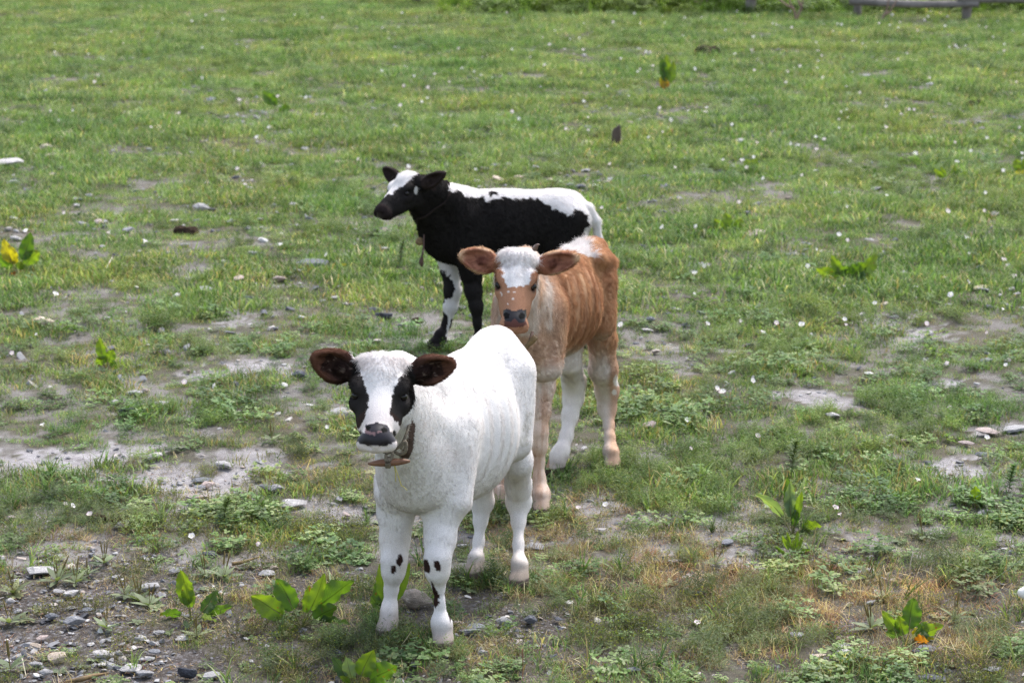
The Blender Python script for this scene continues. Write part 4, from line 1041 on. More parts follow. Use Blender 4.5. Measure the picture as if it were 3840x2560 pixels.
    for q in (-1, 1):                                            # lashes
        ls = []
        for k in range(9):
            a0 = H(q * 0.067, 0.098 + 0.003 * k, -0.030 + 0.0006 * k)
            ls.append(tube(np.array([a0, a0 + M[:, 0] * q * 0.010 + M[:, 1] * (0.002 * (k - 4)), a0 + M[:, 0] * q * 0.014 + M[:, 1] * (0.006 + 0.002 * (k - 4))]), [0.0005, 0.0004, 0.0001], 4))
        v, f = join(ls); tag(link('eyelashes', mesh_np('eyelashes', v - base, f, [ROPED]), root), kind='stuff')
    cpts = [P(1880, 1225, 6.90), P(1900, 1256, 6.85), P(1935, 1276, 6.82), P(1965, 1300, 6.80), P(1985, 1282, 6.82), P(1996, 1246, 6.88)]
    v, f = tube(spline(cpts, 6), 0.0045, 8); cord = link('neck_cord', mesh_np('neck_cord', v - base, f, [ROPED]), root)
    a = P(1935, 1345, 6.80); b = P(2008, 1262, 6.80); t = np.linspace(0, 1, 9)
    v, f = tube(a + (b - a) * t[:, None], 0.0085 + 0.0015 * np.sin(t * 9), 7)
    link('wooden_toggle', mesh_np('wooden_toggle', v - base, f, [TWIG]), cord)
    return root

# ------------------------------------------------------------------ 3. black and white calf
def black_calf():
    C = np.array([-0.015, 9.32, 0]); F = norm([-0.985, -0.17, 0]); FM = frameM(F); S = FM[:, 1]
    B = lambda f, s, u: C + F * f + S * s + np.array([0, 0, u])
    fd = Field((-0.62, 8.85, -0.01), (0.46, 9.62, 0.82), 0.0044)
    E = lambda f, s, u, r, k=0.05: fd.ell(B(f, s, u), np.array(r), FM, k)
    E(0.20, 0, 0.487, (0.130, 0.084, 0.135))
    E(0.02, 0, 0.48, (0.23, 0.105, 0.15))
    E(-0.19, 0, 0.505, (0.12, 0.09, 0.125))
    E(0.265, 0, 0.485, (0.070, 0.062, 0.095))
    fd.cone(B(0.20, 0, 0.60), 0.045, B(-0.25, 0, 0.575), 0.05, 0.05)
    for q in (-1, 1):
        fd.cone(B(0.18, q * 0.05, 0.54), 0.05, B(0.17, q * 0.07, 0.38), 0.045, 0.04)
        fd.cone(B(-0.25, q * 0.045, 0.52), 0.075, B(-0.20, q * 0.065, 0.38), 0.055, 0.04)
    O = P(1536, 640, 9.13); nose = P(1412, 772, 8.99)
    nose = O + norm(nose - O) * 0.255
    M = headframe(O, nose, norm([0.75, -0.65, 0.0]))
    fd.cone(O + np.array([0.05, 0.02, -0.07]), 0.050, B(0.20, 0, 0.56), 0.078, 0.045)
    fd.cone(O + np.array([0.03, 0.02, -0.13]), 0.043, B(0.27, 0, 0.49), 0.070, 0.045)
    n0 = B(0.19, 0, 0.60); fd.cone(O + np.array([0.10, 0.04, -0.085]), 0.032, n0, 0.045, 0.05)
    leg(fd, [(1770, 930, 9.24, 46), (1766, 1020, 9.23, 38), (1775, 1090, 9.22, 32), (1786, 1150, 9.21, 27), (1790, 1210, 9.21, 17), (1796, 1260, 9.21, 17), (1797, 1300, 9.20, 22)])
    leg(fd, [(1670, 930, 9.40, 46), (1692, 1020, 9.38, 34), (1698, 1090, 9.36, 32), (1690, 1150, 9.36, 28), (1674, 1215, 9.36, 18), (1656, 1262, 9.35, 17), (1645, 1290, 9.34, 21)])
    hoof(fd, G(1795, 1330), F, 0.024); hoof(fd, G(1640, 1310), F, 0.024)
    for q, dx in ((-1, 0.02), (1, -0.02)):                       # hind legs, behind the tan calf
        h0 = B(-0.24, q * 0.06, 0.42); h1 = B(-0.32 + dx, q * 0.06, 0.25); h2 = B(-0.29 + dx, q * 0.06, 0.09); h3 = B(-0.27 + dx, q * 0.06, 0.03)
        fd.cone(h0, 0.05, h1, 0.028, 0.03); fd.cone(h1, 0.026, h2, 0.018, 0.02); fd.cone(h2, 0.022, h3, 0.024, 0.02); hoof(fd, h3 * np.array([1, 1, 0]), F, 0.024)
    tl = [(2150, 752, 9.33, 24), (2205, 782, 9.33, 22), (2236, 830, 9.33, 19), (2243, 900, 9.33, 18), (2240, 980, 9.33, 18), (2236, 1060, 9.33, 17), (2232, 1130, 9.33, 12)]
    leg(fd, tl, 0.012)
    ears = [(O + M[:, 0] * -0.135 + np.array([0, 0, -0.005]), norm([-0.6, -0.7, 0.1]), 0.15, 0.029), (P(1666, 650, 9.03), norm([-0.25, -1, 0.05]), 0.15, 0.026)]
    H, info = add_head(fd, O, M, 0.84, 0.98, ears, dome=0.016)
    base = np.array([C[0], C[1], 0.0])
    cr = lambda poly: crop(poly, 1350, 560, 2.091)
    WF = cr([(150, 240), (200, 100), (340, 40), (480, 60), (510, 172), (460, 184), (425, 200), (385, 235), (345, 275), (300, 318), (250, 348), (190, 362), (130, 350)])
    WB = cr([(690, 200), (850, 230), (1560, 230), (1720, 320), (1900, 400), (1990, 560), (1990, 900), (1740, 900), (1762, 640), (1800, 600), (1795, 520), (1745, 475), (1700, 475), (1640, 527), (1580, 492), (1530, 482), (1480, 450), (1420, 420), (1380, 392), (1300, 378), (1150, 376), (1000, 402), (960, 376), (850, 366), (800, 350), (790, 312), (740, 332), (700, 325), (690, 280)])
    WL = cr([(625, 830), (760, 920), (778, 960), (802, 1100), (790, 1180), (740, 1300), (705, 1400), (692, 1480), (676, 1480), (684, 1380), (680, 1300), (640, 1260), (630, 1200), (720, 1165), (748, 1110), (720, 1020), (690, 985), (600, 900)])
    def coat(p, n):
        px = to_px(p); q = (p - O) @ M; z = p[:, 2]; N = len(p)
        col = np.tile(BLACK, (N, 1)).astype(float)
        wob = np.stack([noise2(p[:, 0] * 70, p[:, 2] * 70, 3), noise2(p[:, 0] * 70, p[:, 2] * 70, 4)], 1) * 18 - 9
        pj = px + wob
        far = p[:, 1] > 9.285
        hd = (q[:, 1] > -0.02) & (q[:, 2] > -0.115) & (np.abs(q[:, 0]) < 0.072) & (p[:, 1] < 9.2) & (p[:, 0] < -0.33)
        col = blend(col, hd & (inpoly(pj, WF) | ((q[:, 0] < -0.02) & (q[:, 1] < 0.10))), WHITE * 0.95)
        col = blend(col, elm(px, 1560, 715, 7, 15) & hd, WHITE * 0.8)
        col = blend(col, inpoly(pj, WB) & ~hd & (p[:, 0] > -0.32), WHITE); col = blend(col, elm(pj, 1845, 725, 14, 12), BLACK)
        col = blend(col, inpoly(pj, WL) & far & (z < 0.42), WHITE * 0.92)
        rear = p[:, 0] > 0.1; col = blend(col, rear & (z < 0.22), WHITE * 0.85)
        m = hd & (q[:, 1] > 0.19) & (np.abs(q[:, 0]) < 0.06); col = blend(col, m, (0.020, 0.013, 0.013))
        ln = np.full(N, 0.014); lift = np.full(N, 0.40); wet = np.zeros(N)
        wet = np.where(hd & (q[:, 1] > 0.225) & (q[:, 2] > -0.075), 1.0, wet)
        ln = np.where(z < 0.3, 0.007, ln); ln = np.where(hd, 0.008, ln); ln = np.where(hd & (q[:, 1] < 0.05), 0.014, ln); ln = np.where(wet > 0.5, 0, ln)
        for b0, d, fr, L, w, wd in info:
            t = (p - b0) @ d / L; off = np.abs((p - b0) @ w)
            me = (t > 0.14) & (t < 1.15) & (off < wd * 1.5) & (np.abs((p - b0) @ fr) < 0.045) & (np.abs(q[:, 0]) > 0.062) & (z > 0.58)
            col = blend(col, me, (0.030, 0.020, 0.018)); ln = np.where(me, 0.009, ln)
        h = z < 0.03; col = blend(col, h, (0.06, 0.05, 0.045)); ln = np.where(h, 0, ln)
        return col, wet, ln, lift
    def flow(p, n):
        fl = np.tile(-F * 0.8 + np.array([0, 0, -0.5]), (len(p), 1))
        low = smooth(p[:, 2], 0.42, 0.33)[:, None]; return fl * (1 - low) + np.array([0, 0, -1.0]) * low
    root, V = finish(fd, 'black calf with a white back and forehead, standing side on behind the tan calf', base, coat, flow, 60000, (H, M, 0.84), 0.0560, 13)
    cp = [P(1542, 868, 9.10), P(1600, 810, 9.13), P(1640, 750, 9.17), P(1668, 700, 9.24), P(1660, 690, 9.36), P(1620, 760, 9.45), P(1570, 830, 9.38), P(1540, 868, 9.22), P(1542, 868, 9.10)]
    v, f = tube(hug(*V, spline(cp, 6), 0.002), 0.0055, 8); cord = link('neck_cord', mesh_np('neck_cord', v - base, f, [CORDK]), root)
    bell = P(1574, 905, 9.16); bm = bmesh.new(); bmesh.ops.create_icosphere(bm, subdivisions=3, radius=0.016)
    for vv in bm.verts:
        if vv.co.z < 0: vv.co.x *= 1.15; vv.co.y *= 1.15
    bme = bpy.data.meshes.new('bell'); bm.to_mesh(bme); bm.free(); bme.materials.append(TWIG); link('bell', bme, cord, tuple(bell - base))
    v, f = tube(spline([P(1590, 880, 9.16), P(1588, 930, 9.13), P(1584, 955, 9.11), P(1580, 978, 9.11), P(1582, 1000, 9.11)], 5), np.concatenate([np.full(9, 0.003), np.linspace(0.004, 0.0095, 8), np.linspace(0.009, 0.003, 4)]), 8)
    link('wooden_toggle', mesh_np('wooden_toggle', v - base, f, [DKWOOD if 'black' in root['label'] else WOODT]), cord)
    return root
# ================================================================== dock plants
def leaf_mat(name, base, tip, spots):
    g = NG(name); uv = g.n('ShaderNodeUVMap').outputs[0]; sx = g.n('ShaderNodeSeparateXYZ'); g.l(uv, sx.inputs[0])
    v = g.obj()
    n = g.noise(16, 5, 0.6, v); c = g.mix(sx.outputs['Y'], base, tip)
    c = g.mix(g.ramp(n, [(0.42, 0.0), (0.62, 0.5)]), c, tuple(np.array(base) * 0.72))
    ab = g.n('ShaderNodeMath', {0: sx.outputs['X'], 1: 0.5}, operation='SUBTRACT'); ab2 = g.n('ShaderNodeMath', {0: ab.outputs[0]}, operation='ABSOLUTE')
    c = g.mix(g.ramp(ab2.outputs[0], [(0.012, 0.75), (0.035, 0.0)]), c, tuple(np.array(base) * np.array((0.5, 0.42, 0.4))))
    vn = g.n('ShaderNodeMath', {0: sx.outputs['Y'], 1: ab2.outputs[0]}, operation='SUBTRACT')
    wv = g.n('ShaderNodeMath', {0: vn.outputs[0], 1: 85.0}, operation='MULTIPLY'); sn = g.n('ShaderNodeMath', {0: wv.outputs[0]}, operation='SINE')
    c = g.mix(g.ramp(sn.outputs[0], [(0.90, 0.0), (1.0, 0.35)]), c, tuple(np.array(base) * 0.6))
    sp = g.noise(70, 3, 0.5, v); c = g.mix(g.ramp(sp, [(0.66, 0.0), (0.72, spots)]), c, (0.16, 0.055, 0.02))
    d = g.n('ShaderNodeBsdfPrincipled', {'Base Color': c, 'Roughness': 0.42, 'Specular IOR Level': 0.4, 'Normal': g.bump(g.mix(0.5, sn.outputs[0], n), 0.5, 0.002)})
    t = g.n('ShaderNodeBsdfTranslucent', {'Color': g.mix(1.0, c, (1.75, 1.75, 0.40), 'MULTIPLY')})
    return g.done(g.n('ShaderNodeMixShader', {0: 0.52, 1: d.outputs[0], 2: t.outputs[0]}).outputs[0])
LF = {'b': leaf_mat('leaf_bright', (0.105, 0.185, 0.030), (0.145, 0.20, 0.035), 0.9), 'g': leaf_mat('leaf_green', (0.065, 0.135, 0.028), (0.085, 0.15, 0.03), 0.6),
      'd': leaf_mat('leaf_dark', (0.05, 0.095, 0.04), (0.06, 0.105, 0.045), 0.4), 's': leaf_mat('leaf_silver', (0.13, 0.19, 0.13), (0.15, 0.21, 0.15), 0.5),
      'o': leaf_mat('leaf_orange', (0.36, 0.12, 0.02), (0.48, 0.22, 0.03), 1.0), 'y': leaf_mat('leaf_yellow', (0.32, 0.29, 0.03), (0.40, 0.34, 0.04), 0.9)}
STEM = simple('leaf_stalk', (0.13, 0.10, 0.035), 0.5, 0.4, (40, (0.12, 0.17, 0.04)))
def dock_leaf(base, tip, w, kind, bend=0.12, fold=0.25, roll=0.0, pet=0.28, seed=0, name='leaf'):
    """blade + stalk from base to tip; w blade width (m)"""
    r = random.Random(seed); base = np.array(base, float); tip = np.array(tip, float); ax = tip - base; L = np.linalg.norm(ax); T0 = ax / L
    view = norm(np.array([0, -1.0, 0.15])); side = np.cross(T0, view); side = norm(side if np.linalg.norm(side) > .1 else np.array([1.0, 0, 0]))
    nrm = np.cross(side, T0); side, nrm = side * math.cos(roll) + nrm * math.sin(roll), nrm * math.cos(roll) - side * math.sin(roll)
    if nrm[2] < 0: nrm = -nrm
    NL, NW = 16, 8; V = []; UVs = []; Fc = []
    ph = r.uniform(0, 6.28); skew = r.uniform(-0.06, 0.06)
    def mid(t): return base + ax * t + nrm * bend * L * math.sin(math.pi * t) * 0.9 - np.array([0, 0, 1]) * bend * L * 0.35 * t * t + side * skew * L * math.sin(2.6 * t)
    for i in range(NL + 1):
        v = i / NL; t = pet + (1 - pet) * v; c = mid(t)
        ww = w * 0.5 * (math.sin(math.pi * min(1, 0.04 + v * 0.96) ** 0.80)) ** 0.72 if v < 0.995 else 0.0
        ww = max(ww, 0.0006)
        for j in range(NW + 1):
            u = j / NW * 2 - 1; wav = 0.10 * w * abs(u) ** 2 * math.sin(v * 19 + ph + (u > 0) * 1.7) + 0.05 * w * math.sin(v * 7 + u * 3 + ph)
            jag = 1 + (0.045 * math.sin(v * 61 + ph) + 0.035 * math.sin(v * 37 + ph * 2)) * (abs(u) > 0.99)
            V.append(c + side * u * ww * jag + nrm * (abs(u) * ww * fold * 2 - fold * ww + wav)); UVs.append(((u + 1) / 2, v))
    for i in range(NL):
        for j in range(NW):
            a = i * (NW + 1) + j; Fc.append((a, a + 1, a + NW + 2, a + NW + 1))
    nb = len(V); pts = np.array([mid(pet * k / 5) for k in range(6)] + [mid(pet + (1 - pet) * .35) - nrm * 0.3 * fold * w * .5])
    tv, tf = tube(pts, np.linspace(0.0026, 0.0010, 7), 6)
    Fc2 = Fc + [tuple(i + nb for i in f) for f in tf]
    me = mesh_np(name, np.concatenate([np.array(V), tv]), Fc2, [LF[kind], STEM], True, [0] * len(Fc) + [1] * len(tf))
    uvl = me.uv_layers.new(name='UVMap'); n = len(me.loops); li = np.empty(n, np.int32); me.loops.foreach_get('vertex_index', li)
    UVa = np.concatenate([np.array(UVs), np.zeros((len(tv), 2))]); uvl.data.foreach_set('uv', UVa[li].astype(np.float32).ravel())
    return me
DOCKS = [
 ('large dock plant with serrated bright green leaves, left of the white calf front hooves', (1131, 2368), [(938, 2228, 82, .02, 'b', .10, .0), (1033, 2166, 84, .05, 'g', .05, .1), (1157, 2190, 40, .02, 'b', .0, .3), (1218, 2150, 52, -.02, 'b', -.03, -.3), (1331, 2172, 92, .03, 'g', .10, -.5), (1312, 2330, 52, -.04, 'd', .12, -.9), (1262, 2262, 66, -.03, 'g', .12, -.4), (1018, 2402, 46, -.10, 's', .1, .7), (1075, 2420, 40, -.12, 'd', .1, .3)]),
 ('dock plant with one tall upright leaf on the gravel, left of the largest dock', (719, 2336), [(675, 2134, 64, .03, 'b', .02, .1), (690, 2180, 50, -.02, 'b', .05, .0), (599, 2292, 44, -.02, 'g', .2, .5), (806, 2208, 52, .04, 'd', .08, -.3), (871, 2262, 40, .02, 'g', .1, -.4), (812, 2322, 40, -.06, 's', .15, -.8), (700, 2372, 36, -.12, 'd', .1, .2)]),
 ('low dock plant with rounded green leaves at the bottom edge', (1335, 2572), [(1244, 2462, 46, .04, 'd', .05, .2), (1302, 2460, 52, -.02, 's', .04, .0), (1406, 2434, 70, .0, 'b', .05, -.1), (1488, 2484, 84, -.02, 'g', .12, -.3), (1275, 2530, 24, -.05, 'b', .1, .1), (1470, 2560, 50, -.08, 'g', .1, -.5)]),
 ('dock plant half hidden behind the left front leg of the white calf', (1452, 2322), [(1424, 2108, 46, .02, 'b', .04, .1), (1536, 2104, 38, .02, 'b', .04, -.1), (1396, 2226, 52, -.02, 'd', .1, .3), (1410, 2180, 40, .03, 'g', .05, .1)]),
 ('dock plant with a withered orange leaf, near the bottom right corner', (3401, 2424), [(3308, 2282, 42, .02, 'b', .10, .2), (3368, 2304, 50, .0, 'b', .06, .1), (3426, 2240, 74, .05, 'g', .0, -.1), (3474, 2326, 60, .04, 'g', .1, -.2), (3538, 2332, 58, .02, 'b', .14, -.4), (3322, 2362, 48, -.04, 'd', .2, .3), (3408, 2446, 42, -.14, 's', .1, .1), (3484, 2402, 48, -.04, 'o', .14, -.6), (3504, 2412, 26, .0, 'y', .12, -.4), (3440, 2350, 44, .02, 'y', .1, -.3)]),
 ('upright dock plant with curled leaves beside a tan stone, right of the calves', (2973, 2004), [(2953, 1786, 40, .05, 'g', .02, .1), (2968, 1802, 44, .02, 's', .03, .0), (3006, 1838, 30, -.02, 'b', .02, -.2), (2834, 1834, 40, .0, 's', .2, .5), (3084, 1962, 50, -.03, 'b', .2, -.6), (2990, 1900, 30, -.02, 'g', .05, .1)]),
 ('tuft of narrow bright green leaves just below the upright dock', (2973, 2092), [(2935, 2002, 16, .0, 'b', .1, .2), (2950, 1990, 14, .02, 'b', .05, .1), (2992, 1985, 16, .02, 'b', .05, -.1), (3014, 2010, 16, .0, 'b', .1, -.2), (3044, 2056, 18, -.02, 'g', .15, -.4), (2906, 2040, 14, .0, 'g', .15, .3), (2975, 2020, 14, -.02, 'b', .03, 0)]),
 ('single upright dock leaf on bare ground at the far right', (3662, 1905), [(3660, 1820, 42, .0, 'b', .02, .0), (3690, 1888, 24, .0, 'd', .1, -.3)]),
 ('bushy dock plant with orange lower leaves, right of the tan calf', (3172, 1068), [(3120, 962, 26, .03, 'b', .06, .1), (3060, 1010, 30, .0, 'b', .15, .3), (3285, 952, 38, .06, 'b', .12, -.3), (3240, 990, 44, .02, 'g', .1, -.2), (3284, 1056, 40, -.03, 'b', .2, -.5), (3140, 1000, 36, .0, 'g', .05, .1), (3200, 1000, 36, .02, 'd', .05, 0), (3090, 1070, 30, -.06, 'o', .2, .5), (3150, 1078, 26, -.08, 'o', .2, .2), (3230, 1070, 40, -.06, 'd', .2, -.4)]),
 ('yellowing dock plant at the left edge of the pasture', (70, 1034), [(114, 878, 36, .04, 'g', .03, -.1), (150, 948, 40, .0, 'b', .12, -.3), (16, 900, 32, .02, 'y', .1, .2), (78, 990, 26, -.05, 'b', .05, .0), (-8, 965, 40, .0, 'd', .1, .4), (62, 1052, 26, -.1, 'o', .2, .2), (40, 930, 30, .03, 'y', .05, .1)]),
 ('small dock plant with two bright leaves, left of the white calf ears', (398, 1376), [(376, 1272, 26, .02, 'b', .03, .1), (424, 1318, 30, .0, 'b', .1, -.2), (364, 1346, 34, -.02, 'b', .12, .3), (450, 1370, 26, .0, 'd', .2, -.4)]),
 ('small bright dock far off, above the rump of the black calf', (2815, 648), [(2800, 604, 20, .03, 'b', .08, .1), (2838, 600, 22, .02, 'b', .08, -.1), (2780, 630, 18, 0, 'g', .1, .2)]),
 ('light green dock plant in the middle distance, right of the black calf', (2738, 882), [(2680, 826, 24, .04, 'b', .1, .2), (2718, 806, 26, .06, 'b', .05, .1), (2784, 828, 28, .04, 'b', .1, -.2), (2760, 858, 24, 0, 'g', .15, -.3), (2700, 862, 22, 0, 'b', .15, .3)]),
 ('dark dock plant far off, left of the head of the black calf', (1042, 428), [(985, 350, 26, .1, 'd', .08, .2), (1012, 358, 18, .1, 'g', .05, .1), (1085, 404, 26, .05, 'g', .15, -.4), (1060, 420, 22, 0, 'd', .2, -.3)]),
 ('upright dock with an orange leaf, far off near the short wooden stake', (2500, 352), [(2478, 224, 22, .1, 'g', .02, .1), (2502, 214, 26, .12, 'b', .0, .0), (2522, 236, 20, .1, 'b', .03, -.1), (2492, 306, 24, .05, 'o', .1, .1), (2484, 290, 22, .04, 'y', .05, .1)]),
 ('bright dock plant cut by the right edge, in the middle distance', (3835, 668), [(3808, 604, 26, .04, 'b', .06, .1), (3850, 590, 26, .05, 'b', .04, -.1), (3818, 640, 24, 0, 'y', .1, .2)]),
 ('tuft of pale yellow-green leaves in the middle distance, right of the bushy dock', (3560, 690), [(3500, 640, 14, .03, 'b', .08, .3), (3530, 632, 14, .05, 'b', .05, .2), (3580, 628, 14, .05, 'b', .05, 0), (3625, 650, 16, .03, 'b', .1, -.3), (3600, 640, 14, .04, 'g', .05, -.1)]),
]
for k, (lab, b, lv) in enumerate(DOCKS):
    g0 = G(*b); g0[2] = gz(g0[0], g0[1]); root = tag(empty('dock_plant', g0), lab, 'plant', 'broad-leaved dock plants in the grass')
    for q, (tx, ty, w, dy, kd, bend, roll) in enumerate(lv):
        w *= 1.05 if b[1] > 1500 else 1.5
        if b[1] < 1500: ty -= 10; kd = 'g' if kd == 'd' else kd
        sp = np.array([(tx - b[0]) * 0.00002, 0.004 * (q % 3 - 1), 0.0]); tip = P(tx, ty, g0[1] + dy * 0.8 + 0.004 * q); tip[2] = max(tip[2], 0.012)
        link('leaf', dock_leaf(sp, tip - g0, r2(depth(tip), w), kd, bend, 0.22, roll, 0.34, k * 20 + q), root)

# ================================================================== plantains
def plantain_leaf():
    b = Rib(); b.blade((0, 0, 0.004), (1, 0, 0.45), 0.052, 0.015, 0.30, 6, (0.17, 0.215, 0.13), 0.0, (0.22, 0.6, 0.95, 1.0, 0.85, 0.5, 0.06)); return b
pl_leaf = plantain_leaf(); pl_me = mesh_np('leaf', np.array(pl_leaf.V), pl_leaf.F, [VEG]); vcol(pl_me, 'tint', np.array(pl_leaf.C))
v, f = tube(spline([(0, 0, 0), (0.004, 0, 0.03), (0.006, 0, 0.045), (0.012, 0, 0.075)], 4), [0.0008] * 6 + [0.0018, .0022, .0022, .0022, .0022, .0016, .0008], 6)
sp_me = mesh_np('flower_spike', v, f, [simple('seed_spike', (0.20, 0.155, 0.06), 0.9, 0.1, (300, (0.12, 0.10, 0.04)))])
PLANT = [(50, 2230, 1.1), (215, 2180, 1.15), (285, 2190, 0.95), (390, 2115, 0.9), (330, 2150, 0.8), (520, 2250, 1.0), (560, 2275, 1.1), (470, 2235, .9), (840, 2180, 1.0), (770, 2165, .9), (400, 2370, .9), (35, 2340, 1.0), (40, 2530, 1.1), (3265, 2370, 1.15), (3310, 2255, 1.0), (3580, 2325, 1.0), (3460, 2010, 1.0), (3250, 2180, .9), (2790, 2240, .9), (1020, 1660, .9), (2680, 2120, .9), (740, 2390, 1.0)]
for i, (px, py, s) in enumerate(PLANT):
    p = G(px, py); p[2] = gz(p[0], p[1]); r = tag(empty('plantain', p, rnd.uniform(0, 6)), 'low rosette of grooved grey-green plantain leaves lying on the gravel', 'plant', 'plantain rosettes'); r.scale = (s, s, s)
    n = 7 + i % 3
    for k in range(n):
        o = link('leaf', pl_me, r); o.rotation_euler = (rnd.uniform(-.2, .2), rnd.uniform(-.35, .25), k * 6.283 / n + rnd.uniform(-.25, .25)); q = rnd.uniform(.75, 1.15); o.scale = (q, q, q)
    for k in range(2 + i % 2):
        o = link('flower_spike', sp_me, r); o.rotation_euler = (rnd.uniform(-.25, .25), rnd.uniform(-.25, .25), rnd.uniform(0, 6)); q = rnd.uniform(.7, 1.1); o.scale = (q, q, q)

# tall single-stemmed weeds with narrow leaves
for px, py, h, lab in ((2966, 1790, 0.115, 'dark upright weed with whorls of narrow leaves, above the upright dock'), (3782, 1850, 0.085, 'bushy-topped narrow-leaved weed by the pale mud at the right edge'), (838, 1980, 0.085, 'stout dark green weed on the left, beyond the largest dock'), (1500, 1010, 0.12, 'tall soft weed in front of the chest of the black calf')):
    g0 = G(px, py); g0[2] = gz(g0[0], g0[1]); root = tag(empty('tall_weed', g0), lab, 'plant')
    sp = spline([(0, 0, 0), (0.006, 0.004, h * .5), (0.018, 0.006, h)], 4); v, f = tube(sp, 0.0013, 6); link('stem', mesh_np('stem', v, f, [STEM]), root)
    b = Rib()
    for k in range(74):
        t = 0.12 + 0.88 * (k / 74) ** 0.9; a = k * 2.4; q = sp[min(8, int(t * 8))] * 1.0; q[2] = h * t
        b.blade(q, (math.cos(a), math.sin(a), 0.15 + t * 1.1), U(0.030, 0.055) * (1.15 - t * .6), U(.0055, .008), 0.7, 4, rnd.choice([(0.12, 0.19, 0.065), (0.16, 0.235, 0.085), (0.20, 0.27, 0.12)]), U(-.5, .5), (.35, .9, 1.0, .7, .1))
    me = mesh_np('foliage', np.array(b.V), b.F, [VEG]); vcol(me, 'tint', np.array(b.C)); tag(link('foliage', me, root), kind='stuff')

